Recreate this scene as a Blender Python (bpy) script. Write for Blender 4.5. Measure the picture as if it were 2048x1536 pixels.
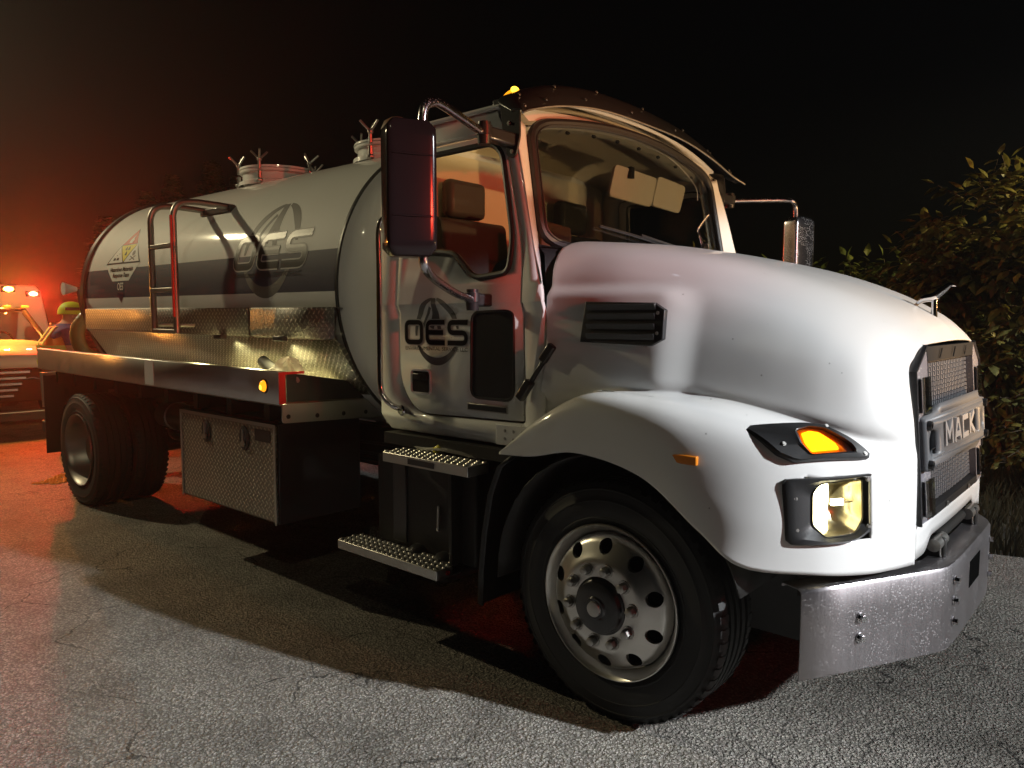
import bpy, bmesh, math, random
from mathutils import Vector, Matrix, Euler
from mathutils.geometry import tessellate_polygon
R_ = math.radians
rng = random.Random(7)
scene = bpy.context.scene
for o in list(bpy.data.objects): bpy.data.objects.remove(o)
COL = scene.collection

# ------------------------------------------------------------------ camera
cam_d = bpy.data.cameras.new('camera'); cam = bpy.data.objects.new('camera', cam_d); COL.objects.link(cam)
cam_d.sensor_fit = 'HORIZONTAL'; cam_d.sensor_width = 36.0; cam_d.lens = 1485.0 / 2048 * 36.0
cam_d.clip_start = 0.05; cam_d.clip_end = 2000
YAW, PITCH, ROLL = 2.294, -0.084, 0.001
fw = Vector((math.cos(PITCH)*math.cos(YAW), math.cos(PITCH)*math.sin(YAW), math.sin(PITCH)))
rt = Vector((math.sin(YAW), -math.cos(YAW), 0)); up = rt.cross(fw)
r2 = rt*math.cos(ROLL) + up*math.sin(ROLL); u2 = up*math.cos(ROLL) - rt*math.sin(ROLL)
cam.matrix_world = Matrix(((r2.x, u2.x, -fw.x, 1.559), (r2.y, u2.y, -fw.y, -3.391), (r2.z, u2.z, -fw.z, 1.543), (0, 0, 0, 1)))
scene.camera = cam

# ------------------------------------------------------------------ world: night sky
w = bpy.data.worlds.new('World'); scene.world = w; w.use_nodes = True
wn = w.node_tree.nodes; wl = w.node_tree.links; wn.clear()
sky = wn.new('ShaderNodeTexSky'); sky.sky_type = 'NISHITA'; sky.sun_disc = False
sky.sun_elevation = R_(4); sky.sun_rotation = R_(200)
bg = wn.new('ShaderNodeBackground'); bg.inputs['Strength'].default_value = 0.00045
wo = wn.new('ShaderNodeOutputWorld'); wl.new(sky.outputs[0], bg.inputs[0]); wl.new(bg.outputs[0], wo.inputs[0])

# ------------------------------------------------------------------ lamps out of frame: emergency vehicles and added fill
def lamp(name, kind, loc, col, power, target=None, size=0.1, spot=None, blend=0.3):
    d = bpy.data.lights.new(name, kind); d.color = col; d.energy = power
    if kind in ('POINT', 'SPOT'): d.shadow_soft_size = size
    if kind == 'SUN': d.angle = R_(0.5)
    if kind == 'SPOT': d.spot_size = spot; d.spot_blend = blend
    o = bpy.data.objects.new(name, d); COL.objects.link(o); o.location = loc
    if target is not None:
        o.rotation_euler = (Vector(target) - Vector(loc)).to_track_quat('-Z', 'Y').to_euler()
    return o
lamp('moonlight', 'SUN', (0, 0, 30), (0.75, 0.85, 1.0), 0.004, (3, 6, 0))
lamp('scene_light_front', 'SPOT', (8.0, 0.75, 4.5), (0.90, 0.98, 1.0), 3200, (4.6, 1.0, 0.0), 0.09, R_(76.6), 0.06)
lamp('road_boost_light', 'SPOT', (8.0, 0.75, 4.42), (0.94, 0.97, 1.0), 5000, (0.0, -3.2, 0.0), 0.09, R_(36), 0.8)  # second head added to brighten the foreground road
lamp('scene_light_rear', 'SPOT', (-10.6, -2.9, 5.7), (1.0, 0.85, 0.50), 1150, (-3.6, -1.0, 1.3), 0.09, R_(78), 0.9)
lamp('side_fill_light', 'SPOT', (4.3, -6.3, 7.6), (1.0, 0.90, 0.58), 330, (-6.6, -0.6, 2.6), 0.08, R_(60), 1.0)  # weak fill for the truck's side, without a known source
lamp('red_beacon_front', 'SPOT', (7.6, -1.6, 3.1), (1.0, 0.05, 0.025), 1000, (-3.0, -0.9, 2.5), 0.10, R_(19), 0.5)
lamp('red_beacon_side', 'POINT', (7.4, -0.4, 3.0), (1.0, 0.07, 0.035), 150, None, 0.10)
lamp('amber_grille_light', 'SPOT', (3.7, 1.25, 0.58), (1.0, 0.62, 0.30), 750, (-0.6, 0.1, 2.5), 0.08, R_(36), 0.5)
lamp('amber_cab_fill', 'SPOT', (7.0, 2.4, 1.15), (1.0, 0.55, 0.20), 1100, (-1.2, -0.2, 2.25), 0.08, R_(24), 0.4)  # extra amber lamp added to light the cab's rear wall
lamp('amber_beacon_front', 'SPOT', (4.9, 6.0, 3.5), (1.0, 0.80, 0.36), 2300, (-0.4, 6.2, 2.7), 0.12, R_(58), 0.6)

scene.view_settings.view_transform = 'Standard'; scene.view_settings.look = 'None'
scene.view_settings.exposure = 0.0; scene.view_settings.gamma = 1.0
scene.view_settings.use_curve_mapping = False
cy = scene.cycles
cy.use_denoising = True
try: cy.denoiser = 'OPENIMAGEDENOISE'
except Exception: pass
cy.max_bounces = 6; cy.glossy_bounces = 4; cy.diffuse_bounces = 3; cy.transparent_max_bounces = 12; cy.transmission_bounces = 5
cy.sample_clamp_indirect = 6.0; cy.caustics_reflective = False; cy.caustics_refractive = False
cy.use_light_tree = True; cy.use_adaptive_sampling = True; cy.adaptive_threshold = 0.025

# ------------------------------------------------------------------ materials
def nodes(name):
    m = bpy.data.materials.new(name); m.use_nodes = True
    nt = m.node_tree; b = nt.nodes['Principled BSDF']
    return m, nt, b
def mk(name, col, rough=0.5, metal=0.0, coat=0.0, emit=None, estr=0.0, spec=None, bump=None, trans=0.0):
    m, nt, b = nodes(name)
    b.inputs['Base Color'].default_value = (*col, 1); b.inputs['Roughness'].default_value = rough
    b.inputs['Metallic'].default_value = metal; b.inputs['Coat Weight'].default_value = coat
    b.inputs['Coat Roughness'].default_value = 0.06
    if trans: b.inputs['Transmission Weight'].default_value = trans
    if spec is not None: b.inputs['Specular IOR Level'].default_value = spec
    if emit: b.inputs['Emission Color'].default_value = (*emit, 1); b.inputs['Emission Strength'].default_value = estr
    if bump:
        sc, st, dist = bump
        tc = nt.nodes.new('ShaderNodeTexCoord'); n = nt.nodes.new('ShaderNodeTexNoise'); n.inputs['Scale'].default_value = sc
        n.inputs['Detail'].default_value = 4
        bp = nt.nodes.new('ShaderNodeBump'); bp.inputs['Strength'].default_value = st; bp.inputs['Distance'].default_value = dist
        nt.links.new(tc.outputs['Object'], n.inputs['Vector']); nt.links.new(n.outputs['Fac'], bp.inputs['Height'])
        nt.links.new(bp.outputs['Normal'], b.inputs['Normal'])
    return m
def math_n(nt, op, a, b=None, c=None):
    n = nt.nodes.new('ShaderNodeMath'); n.operation = op
    for i, v in enumerate((a, b, c)):
        if v is None: continue
        if isinstance(v, (int, float)): n.inputs[i].default_value = v
        else: nt.links.new(v, n.inputs[i])
    return n.outputs[0]
def ramp(nt, fac, stops):
    r = nt.nodes.new('ShaderNodeValToRGB'); el = r.color_ramp.elements
    while len(el) > 1: el.remove(el[-1])
    for i, (p, c) in enumerate(stops):
        e = el[0] if i == 0 else el.new(p)
        e.position = p; e.color = (*c, 1)
    nt.links.new(fac, r.inputs[0]); return r.outputs[0]
def tex(nt, kind, scale, coord='Object', **kw):
    tc = nt.nodes.new('ShaderNodeTexCoord'); n = nt.nodes.new('ShaderNodeTex' + kind)
    n.inputs['Scale'].default_value = scale
    for k, v in kw.items():
        if k in n.inputs: n.inputs[k].default_value = v
        else: setattr(n, k, v)
    nt.links.new(tc.outputs[coord], n.inputs['Vector']); return n
def mixc(nt, fac, a, b):
    n = nt.nodes.new('ShaderNodeMix'); n.data_type = 'RGBA'
    for s, v in ((0, fac), (6, a), (7, b)):
        if isinstance(v, (int, float)): n.inputs[s].default_value = v
        elif isinstance(v, tuple): n.inputs[s].default_value = (*v, 1)
        else: nt.links.new(v, n.inputs[s])
    return n.outputs[2]

def paint(name, col, dirt=0.75, rough=0.55):
    """gloss paint with road film and small fly specks"""
    m, nt, b = nodes(name)
    n1 = tex(nt, 'Noise', 2.3, Detail=5.0, Roughness=0.6); film = ramp(nt, n1.outputs['Fac'], [(0.35, (0, 0, 0)), (0.75, (1, 1, 1))])
    v = tex(nt, 'Voronoi', 26.0); sp = math_n(nt, 'LESS_THAN', v.outputs['Distance'], 0.085)
    v2 = tex(nt, 'Noise', 9.0); sp = math_n(nt, 'MULTIPLY', sp, math_n(nt, 'GREATER_THAN', v2.outputs['Fac'], 0.60))
    c1 = mixc(nt, math_n(nt, 'MULTIPLY', film, 0.16*dirt), col, (col[0]*.62, col[1]*.58, col[2]*.5))
    c2 = mixc(nt, math_n(nt, 'MULTIPLY', sp, 0.75*dirt), c1, (0.06, 0.05, 0.04))
    nt.links.new(c2, b.inputs['Base Color'])
    nt.links.new(math_n(nt, 'ADD', rough-0.06, math_n(nt, 'MULTIPLY', film, 0.16)), b.inputs['Roughness'])
    b.inputs['Coat Weight'].default_value = 0.45; b.inputs['Coat Roughness'].default_value = 0.06; b.inputs['Specular IOR Level'].default_value = 0.2
    return m
def tank_paint():
    """white tank with the dark blue band along its side"""
    m, nt, b = nodes('tank_paint')
    tc = nt.nodes.new('ShaderNodeTexCoord'); sx = nt.nodes.new('ShaderNodeSeparateXYZ'); nt.links.new(tc.outputs['Object'], sx.inputs[0])
    z = math_n(nt, 'ADD', sx.outputs['Z'], math_n(nt, 'MULTIPLY', math_n(nt, 'ADD', sx.outputs['X'], 1.93), 0.008))
    a = math_n(nt, 'MULTIPLY', math_n(nt, 'GREATER_THAN', z, 1.712), math_n(nt, 'LESS_THAN', z, 1.952))
    n1 = tex(nt, 'Noise', 3.0, Detail=5.0); film = math_n(nt, 'MULTIPLY', n1.outputs['Fac'], 0.22)
    wcol = mixc(nt, film, (0.80, 0.80, 0.78), (0.5, 0.46, 0.38))
    bcol = mixc(nt, film, (0.012, 0.013, 0.05), (0.08, 0.06, 0.05))
    nt.links.new(mixc(nt, a, wcol, bcol), b.inputs['Base Color'])
    b.inputs['Roughness'].default_value = 0.62; b.inputs['Specular IOR Level'].default_value = 0.25; b.inputs['Coat Weight'].default_value = 0.8; b.inputs['Coat Roughness'].default_value = 0.07
    return m
def metal(name, col, rough, spots=0.0, brushed=False, scale=60.0, mval=1.0):
    m, nt, b = nodes(name); b.inputs['Metallic'].default_value = mval
    n1 = tex(nt, 'Noise', 5.0, Detail=6.0, Roughness=0.65)
    c = mixc(nt, math_n(nt, 'MULTIPLY', n1.outputs['Fac'], 0.5), col, (col[0]*.6, col[1]*.57, col[2]*.55))
    rg = math_n(nt, 'ADD', rough*0.7, math_n(nt, 'MULTIPLY', n1.outputs['Fac'], rough*0.6))
    if spots:
        v = tex(nt, 'Voronoi', scale); n3 = tex(nt, 'Noise', 11.0, Detail=3.0)
        sp = math_n(nt, 'MULTIPLY', math_n(nt, 'LESS_THAN', v.outputs['Distance'], 0.24), math_n(nt, 'GREATER_THAN', n3.outputs['Fac'], 0.47))
        c = mixc(nt, math_n(nt, 'MULTIPLY', sp, spots), c, (0.72, 0.70, 0.66))
        rg = math_n(nt, 'ADD', rg, math_n(nt, 'MULTIPLY', sp, 0.35))
    if brushed:
        tc = nt.nodes.new('ShaderNodeTexCoord'); mp = nt.nodes.new('ShaderNodeMapping'); mp.inputs['Scale'].default_value = (90, 90, 2)
        n4 = nt.nodes.new('ShaderNodeTexNoise'); n4.inputs['Scale'].default_value = 1.0
        nt.links.new(tc.outputs['Object'], mp.inputs[0]); nt.links.new(mp.outputs[0], n4.inputs['Vector'])
        rg = math_n(nt, 'ADD', rg, math_n(nt, 'MULTIPLY', n4.outputs['Fac'], 0.12))
    nt.links.new(c, b.inputs['Base Color']); nt.links.new(rg, b.inputs['Roughness']); return m
def diamond_plate(name, col, rough, freq=26.0):
    m, nt, b = nodes(name); b.inputs['Metallic'].default_value = 1.0
    tc = nt.nodes.new('ShaderNodeTexCoord'); sx = nt.nodes.new('ShaderNodeSeparateXYZ'); nt.links.new(tc.outputs['Object'], sx.inputs[0])
    yz = math_n(nt, 'SUBTRACT', sx.outputs['Z'], math_n(nt, 'MULTIPLY', sx.outputs['Y'], 0.6))
    a = math_n(nt, 'MULTIPLY', math_n(nt, 'ADD', sx.outputs['X'], yz), freq); c = math_n(nt, 'MULTIPLY', math_n(nt, 'SUBTRACT', sx.outputs['X'], yz), freq)
    fa, fc = math_n(nt, 'FLOOR', a), math_n(nt, 'FLOOR', c)
    pa, pc = math_n(nt, 'SUBTRACT', math_n(nt, 'SUBTRACT', a, fa), 0.5), math_n(nt, 'SUBTRACT', math_n(nt, 'SUBTRACT', c, fc), 0.5)
    par = math_n(nt, 'ABSOLUTE', math_n(nt, 'MODULO', math_n(nt, 'ADD', fa, fc), 2.0))
    def ell(p, q):
        x = math_n(nt, 'DIVIDE', p, 0.47); y = math_n(nt, 'DIVIDE', q, 0.17)
        return math_n(nt, 'SQRT', math_n(nt, 'ADD', math_n(nt, 'MULTIPLY', x, x), math_n(nt, 'MULTIPLY', y, y)))
    d = math_n(nt, 'ADD', math_n(nt, 'MULTIPLY', ell(pa, pc), par), math_n(nt, 'MULTIPLY', ell(pc, pa), math_n(nt, 'SUBTRACT', 1.0, par)))
    h = nt.nodes.new('ShaderNodeMath'); h.operation = 'MULTIPLY'; h.use_clamp = True
    nt.links.new(math_n(nt, 'SUBTRACT', 1.0, d), h.inputs[0]); h.inputs[1].default_value = 3.0
    bp = nt.nodes.new('ShaderNodeBump'); bp.inputs['Strength'].default_value = 1.0; bp.inputs['Distance'].default_value = 0.016
    nt.links.new(h.outputs[0], bp.inputs['Height']); nt.links.new(bp.outputs['Normal'], b.inputs['Normal'])
    n1 = tex(nt, 'Noise', 4.0, Detail=5.0)
    worn = mixc(nt, math_n(nt, 'MULTIPLY', n1.outputs['Fac'], 0.5), col, (col[0]*.55, col[1]*.52, col[2]*.48))
    nt.links.new(mixc(nt, h.outputs[0], mixc(nt, 0.55, worn, (0.02, 0.02, 0.018)), worn), b.inputs['Base Color'])
    nt.links.new(math_n(nt, 'ADD', rough-0.08, math_n(nt, 'MULTIPLY', n1.outputs['Fac'], 0.2)), b.inputs['Roughness'])
    return m
def glass(name, tint=(0.9, 0.95, 0.93), rough=0.0, base=0.0, gain=0.75):
    m = bpy.data.materials.new(name); m.use_nodes = True; nt = m.node_tree; nt.nodes.clear()
    o = nt.nodes.new('ShaderNodeOutputMaterial'); t = nt.nodes.new('ShaderNodeBsdfTransparent'); t.inputs[0].default_value = (*tint, 1)
    g = nt.nodes.new('ShaderNodeBsdfGlossy'); g.inputs['Roughness'].default_value = rough
    f = nt.nodes.new('ShaderNodeFresnel'); f.inputs[0].default_value = 1.5
    mx = nt.nodes.new('ShaderNodeMixShader'); fac = math_n(nt, 'ADD', base, math_n(nt, 'MULTIPLY', f.outputs[0], gain))
    nt.links.new(fac, mx.inputs[0]); nt.links.new(t.outputs[0], mx.inputs[1]); nt.links.new(g.outputs[0], mx.inputs[2])
    nt.links.new(mx.outputs[0], o.inputs[0]); return m
def asphalt():
    m, nt, b = nodes('asphalt')
    v = tex(nt, 'Voronoi', 82.0); v2 = tex(nt, 'Voronoi', 170.0)
    n = tex(nt, 'Noise', 38.0, Detail=8.0, Roughness=0.75); big = tex(nt, 'Noise', 0.55, Detail=4.0); n5 = tex(nt, 'Noise', 3.2, Detail=6.0)
    hs = nt.nodes.new('ShaderNodeHueSaturation'); hs.inputs['Saturation'].default_value = 0.10; hs.inputs['Value'].default_value = 0.98
    nt.links.new(v.outputs['Color'], hs.inputs['Color'])
    fine = ramp(nt, n.outputs['Fac'], [(0.34, (0.13, 0.122, 0.112)), (0.52, (0.35, 0.332, 0.305)), (0.70, (0.70, 0.665, 0.62))])
    stones = mixc(nt, 0.22, fine, hs.outputs[0])
    gapm = ramp(nt, v.outputs['Distance'], [(0.30, (0, 0, 0)), (0.56, (1, 1, 1))])
    rock = mixc(nt, math_n(nt, 'MULTIPLY', gapm, 0.60), stones, (0.085, 0.079, 0.070))
    st_ = tex(nt, 'Noise', 1.1, Detail=6.0, Roughness=0.62); rock = mixc(nt, math_n(nt, 'MULTIPLY', ramp(nt, st_.outputs['Fac'], [(0.53, (0, 0, 0)), (0.66, (1, 1, 1))]), 0.45), rock, (0.10, 0.09, 0.078))
    mul = nt.nodes.new('ShaderNodeMix'); mul.data_type = 'RGBA'; mul.blend_type = 'MULTIPLY'; mul.inputs[0].default_value = 1.0
    tone = ramp(nt, math_n(nt, 'ADD', math_n(nt, 'MULTIPLY', big.outputs['Fac'], 0.5), math_n(nt, 'MULTIPLY', n5.outputs['Fac'], 0.5)), [(0.32, (0.52, 0.495, 0.46)), (0.5, (0.96, 0.92, 0.86)), (0.68, (1.2, 1.15, 1.06))])
    nt.links.new(rock, mul.inputs[6]); nt.links.new(tone, mul.inputs[7])
    # cracks
    tc = nt.nodes.new('ShaderNodeTexCoord'); nw = tex(nt, 'Noise', 2.2, Detail=5.0)
    va = nt.nodes.new('ShaderNodeVectorMath'); va.operation = 'MULTIPLY_ADD'; va.inputs[1].default_value = (0.5, 0.5, 0.5)
    nt.links.new(nw.outputs['Color'], va.inputs[0]); nt.links.new(tc.outputs['Object'], va.inputs[2])
    ed = nt.nodes.new('ShaderNodeTexVoronoi'); ed.feature = 'DISTANCE_TO_EDGE'; ed.inputs['Scale'].default_value = 1.5
    nt.links.new(va.outputs[0], ed.inputs['Vector'])
    gate = ramp(nt, nw.outputs['Fac'], [(0.40, (0, 0, 0)), (0.55, (1, 1, 1))])
    cr = math_n(nt, 'MULTIPLY', math_n(nt, 'LESS_THAN', ed.outputs['Distance'], 0.0065), gate)
    col = mixc(nt, math_n(nt, 'MULTIPLY', cr, 0.8), mul.outputs[2], (0.012, 0.011, 0.010))
    nt.links.new(col, b.inputs['Base Color']); b.inputs['Roughness'].default_value = 0.62; b.inputs['Specular IOR Level'].default_value = 0.42
    h = math_n(nt, 'SUBTRACT', math_n(nt, 'ADD', math_n(nt, 'MULTIPLY', n.outputs['Fac'], 1.3), math_n(nt, 'MULTIPLY', v2.outputs['Distance'], -0.5)), math_n(nt, 'MULTIPLY', v.outputs['Distance'], 1.1))
    h = math_n(nt, 'SUBTRACT', h, math_n(nt, 'MULTIPLY', cr, 2.2))
    bp = nt.nodes.new('ShaderNodeBump'); bp.inputs['Strength'].default_value = 1.0; bp.inputs['Distance'].default_value = 0.024
    nt.links.new(h, bp.inputs['Height']); nt.links.new(bp.outputs['Normal'], b.inputs['Normal']); return m
def leaf_mat(name, c1, c2):
    m, nt, b = nodes(name)
    oi = nt.nodes.new('ShaderNodeNewGeometry'); col = ramp(nt, oi.outputs['Random Per Island'], [(0.0, c1), (0.7, c2), (1.0, (c2[0]*1.25, c2[1]*1.1, c2[2]*.8))])
    nt.links.new(col, b.inputs['Base Color']); b.inputs['Roughness'].default_value = 0.5
    tl = nt.nodes.new('ShaderNodeBsdfTranslucent'); nt.links.new(col, tl.inputs[0]); mx = nt.nodes.new('ShaderNodeMixShader'); mx.inputs[0].default_value = 0.3
    out = nt.nodes['Material Output']; nt.links.new(b.outputs[0], mx.inputs[1]); nt.links.new(tl.outputs[0], mx.inputs[2]); nt.links.new(mx.outputs[0], out.inputs[0])
    return m

M = {}
M['white'] = paint('white_paint', (0.66, 0.66, 0.655)); M['tank'] = tank_paint()
M['white_clean'] = paint('white_panel_paint', (0.78, 0.78, 0.77), 0.3)
M['black'] = mk('black_plastic', (0.012, 0.012, 0.013), 0.45, bump=(180, 0.25, 0.001))
M['satin'] = mk('satin_black', (0.02, 0.02, 0.022), 0.32, coat=0.3)
M['gap'] = mk('panel_gap', (0.004, 0.004, 0.004), 0.9, spec=0.0)
M['frame'] = mk('chassis_black', (0.014, 0.013, 0.012), 0.55, bump=(40, 0.4, 0.003))
M['rubber'] = mk('rubber', (0.014, 0.014, 0.014), 0.68, bump=(60, 0.3, 0.002))
M['seal'] = mk('rubber_seal', (0.02, 0.019, 0.02), 0.42)
M['chrome'] = metal('chrome', (0.80, 0.80, 0.82), 0.08)
M['chrome_dirty'] = metal('chrome_speckled', (0.62, 0.60, 0.64), 0.22, spots=0.5, scale=150.0); M['panel_spk'] = metal('speckled_panel', (0.30, 0.29, 0.33), 0.42, spots=0.8, scale=110.0, mval=0.55)
M['bumper'] = metal('bumper_aluminium', (0.44, 0.42, 0.44), 0.34, spots=0.18, brushed=True, scale=110.0)
M['alu'] = metal('aluminium', (0.62, 0.61, 0.58), 0.36, brushed=True)
M['wheel'] = metal('wheel_aluminium', (0.66, 0.65, 0.62), 0.34)
M['steel'] = metal('steel', (0.5, 0.49, 0.47), 0.4)
M['plate'] = diamond_plate('diamond_plate', (0.78, 0.76, 0.66), 0.36, 23.0); M['dull'] = metal('dull_aluminium', (0.34, 0.32, 0.29), 0.42)
M['plate_dark'] = diamond_plate('diamond_plate_worn', (0.42, 0.41, 0.38), 0.5, 21.0)
M['glass'] = glass('window_glass'); M['glass_dark'] = glass('tinted_glass', (0.10, 0.11, 0.11))
M['lens'] = glass('clear_lens', (0.93, 0.93, 0.9), 0.02, 0.05)
M['mirror_back'] = mk('mirror_shell', (0.014, 0.011, 0.012), 0.13, spec=0.3)
M['grey'] = mk('grey_plastic', (0.10, 0.105, 0.115), 0.48, bump=(220, 0.15, 0.0008))
M['tan'] = mk('interior_tan', (0.68, 0.61, 0.48), 0.85, bump=(90, 0.3, 0.002))
M['interior'] = mk('interior_grey', (0.06, 0.057, 0.055), 0.7, bump=(70, 0.3, 0.002))
M['seat'] = mk('seat_vinyl', (0.05, 0.048, 0.05), 0.55, bump=(25, 0.3, 0.004))
M['brown'] = mk('brown_vinyl', (0.20, 0.11, 0.06), 0.6, bump=(40, 0.3, 0.003))
M['amber_on'] = mk('amber_lens_lit', (0.9, 0.35, 0.02), 0.25, emit=(1.0, 0.34, 0.01), estr=1.6)
M['amber_led'] = mk('amber_bulb', (1, 0.6, 0.1), 0.3, emit=(1.0, 0.46, 0.03), estr=5.0)
M['amber_off'] = mk('amber_lens', (0.55, 0.17, 0.012), 0.22, coat=0.5)
M['red_off'] = mk('red_lens', (0.35, 0.012, 0.01), 0.25, coat=0.5)
M['red_tape_and_light'] = mk('red_tape_and_light', (0.75, 0.02, 0.015), 0.4); M['pale_reflection'] = mk('pale_reflection', (0.75, 0.72, 0.7), 0.4)
M['led'] = mk('headlamp_led', (1, 1, 0.9), 0.3, emit=(1.0, 0.90, 0.55), estr=14.0)
M['reflector'] = mk('headlamp_reflector', (0.34, 0.30, 0.20), 0.30, metal=1.0)
M['ink'] = mk('decal_black', (0.010, 0.009, 0.010), 0.35, coat=0.0, spec=.15); M['ink_edge'] = mk('decal_outline', (0.46, 0.45, 0.44), 0.6, coat=0.3, spec=.25)
M['ink_grey'] = mk('decal_grey', (0.13, 0.125, 0.12), 0.6, coat=0.3, spec=.25); M['ink_blue'] = mk('decal_blue', (0.014, 0.014, 0.055), 0.3, coat=0.4)
M['ink_white'] = mk('decal_white', (0.76, 0.76, 0.72), 0.6, coat=0.3, spec=.25); M['ink_yellow'] = mk('decal_yellow', (0.78, 0.66, 0.03), 0.6, coat=0.3, spec=.25)
M['ink_red'] = mk('decal_red', (0.55, 0.06, 0.03), 0.6, coat=0.3, spec=.25)
M['hose'] = mk('green_hose', (0.12, 0.125, 0.035), 0.38, coat=0.25, bump=(30, 0.2, 0.003))
M['hose_and_shadow_black'] = mk('black_hose_and_shadow', (0.012, 0.012, 0.012), 0.55)
M['bag'] = None
M['asphalt'] = asphalt()
M['hivis'] = mk('hivis_yellow', (0.55, 0.85, 0.04), 0.5); M['vest'] = mk('vest_orange', (0.85, 0.24, 0.03), 0.7); M['stripe'] = mk('vest_stripe', (0.75, 0.8, 0.2), 0.5)
M['skin'] = mk('skin', (0.55, 0.32, 0.23), 0.55); M['navy'] = mk('blue_shirt', (0.025, 0.035, 0.14), 0.85); M['trouser'] = mk('dark_trousers', (0.03, 0.03, 0.035), 0.85)
def bag_mat():
    m = bpy.data.materials.new('clear_plastic'); m.use_nodes = True; nt = m.node_tree; nt.nodes.clear()
    o = nt.nodes.new('ShaderNodeOutputMaterial'); t = nt.nodes.new('ShaderNodeBsdfTransparent'); g = nt.nodes.new('ShaderNodeBsdfPrincipled')
    g.inputs['Base Color'].default_value = (0.75, 0.72, 0.66, 1); g.inputs['Roughness'].default_value = 0.15
    mx = nt.nodes.new('ShaderNodeMixShader'); mx.inputs[0].default_value = 0.42
    nt.links.new(t.outputs[0], mx.inputs[1]); nt.links.new(g.outputs[0], mx.inputs[2]); nt.links.new(mx.outputs[0], o.inputs[0]); return m
M['bag'] = bag_mat()

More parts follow.
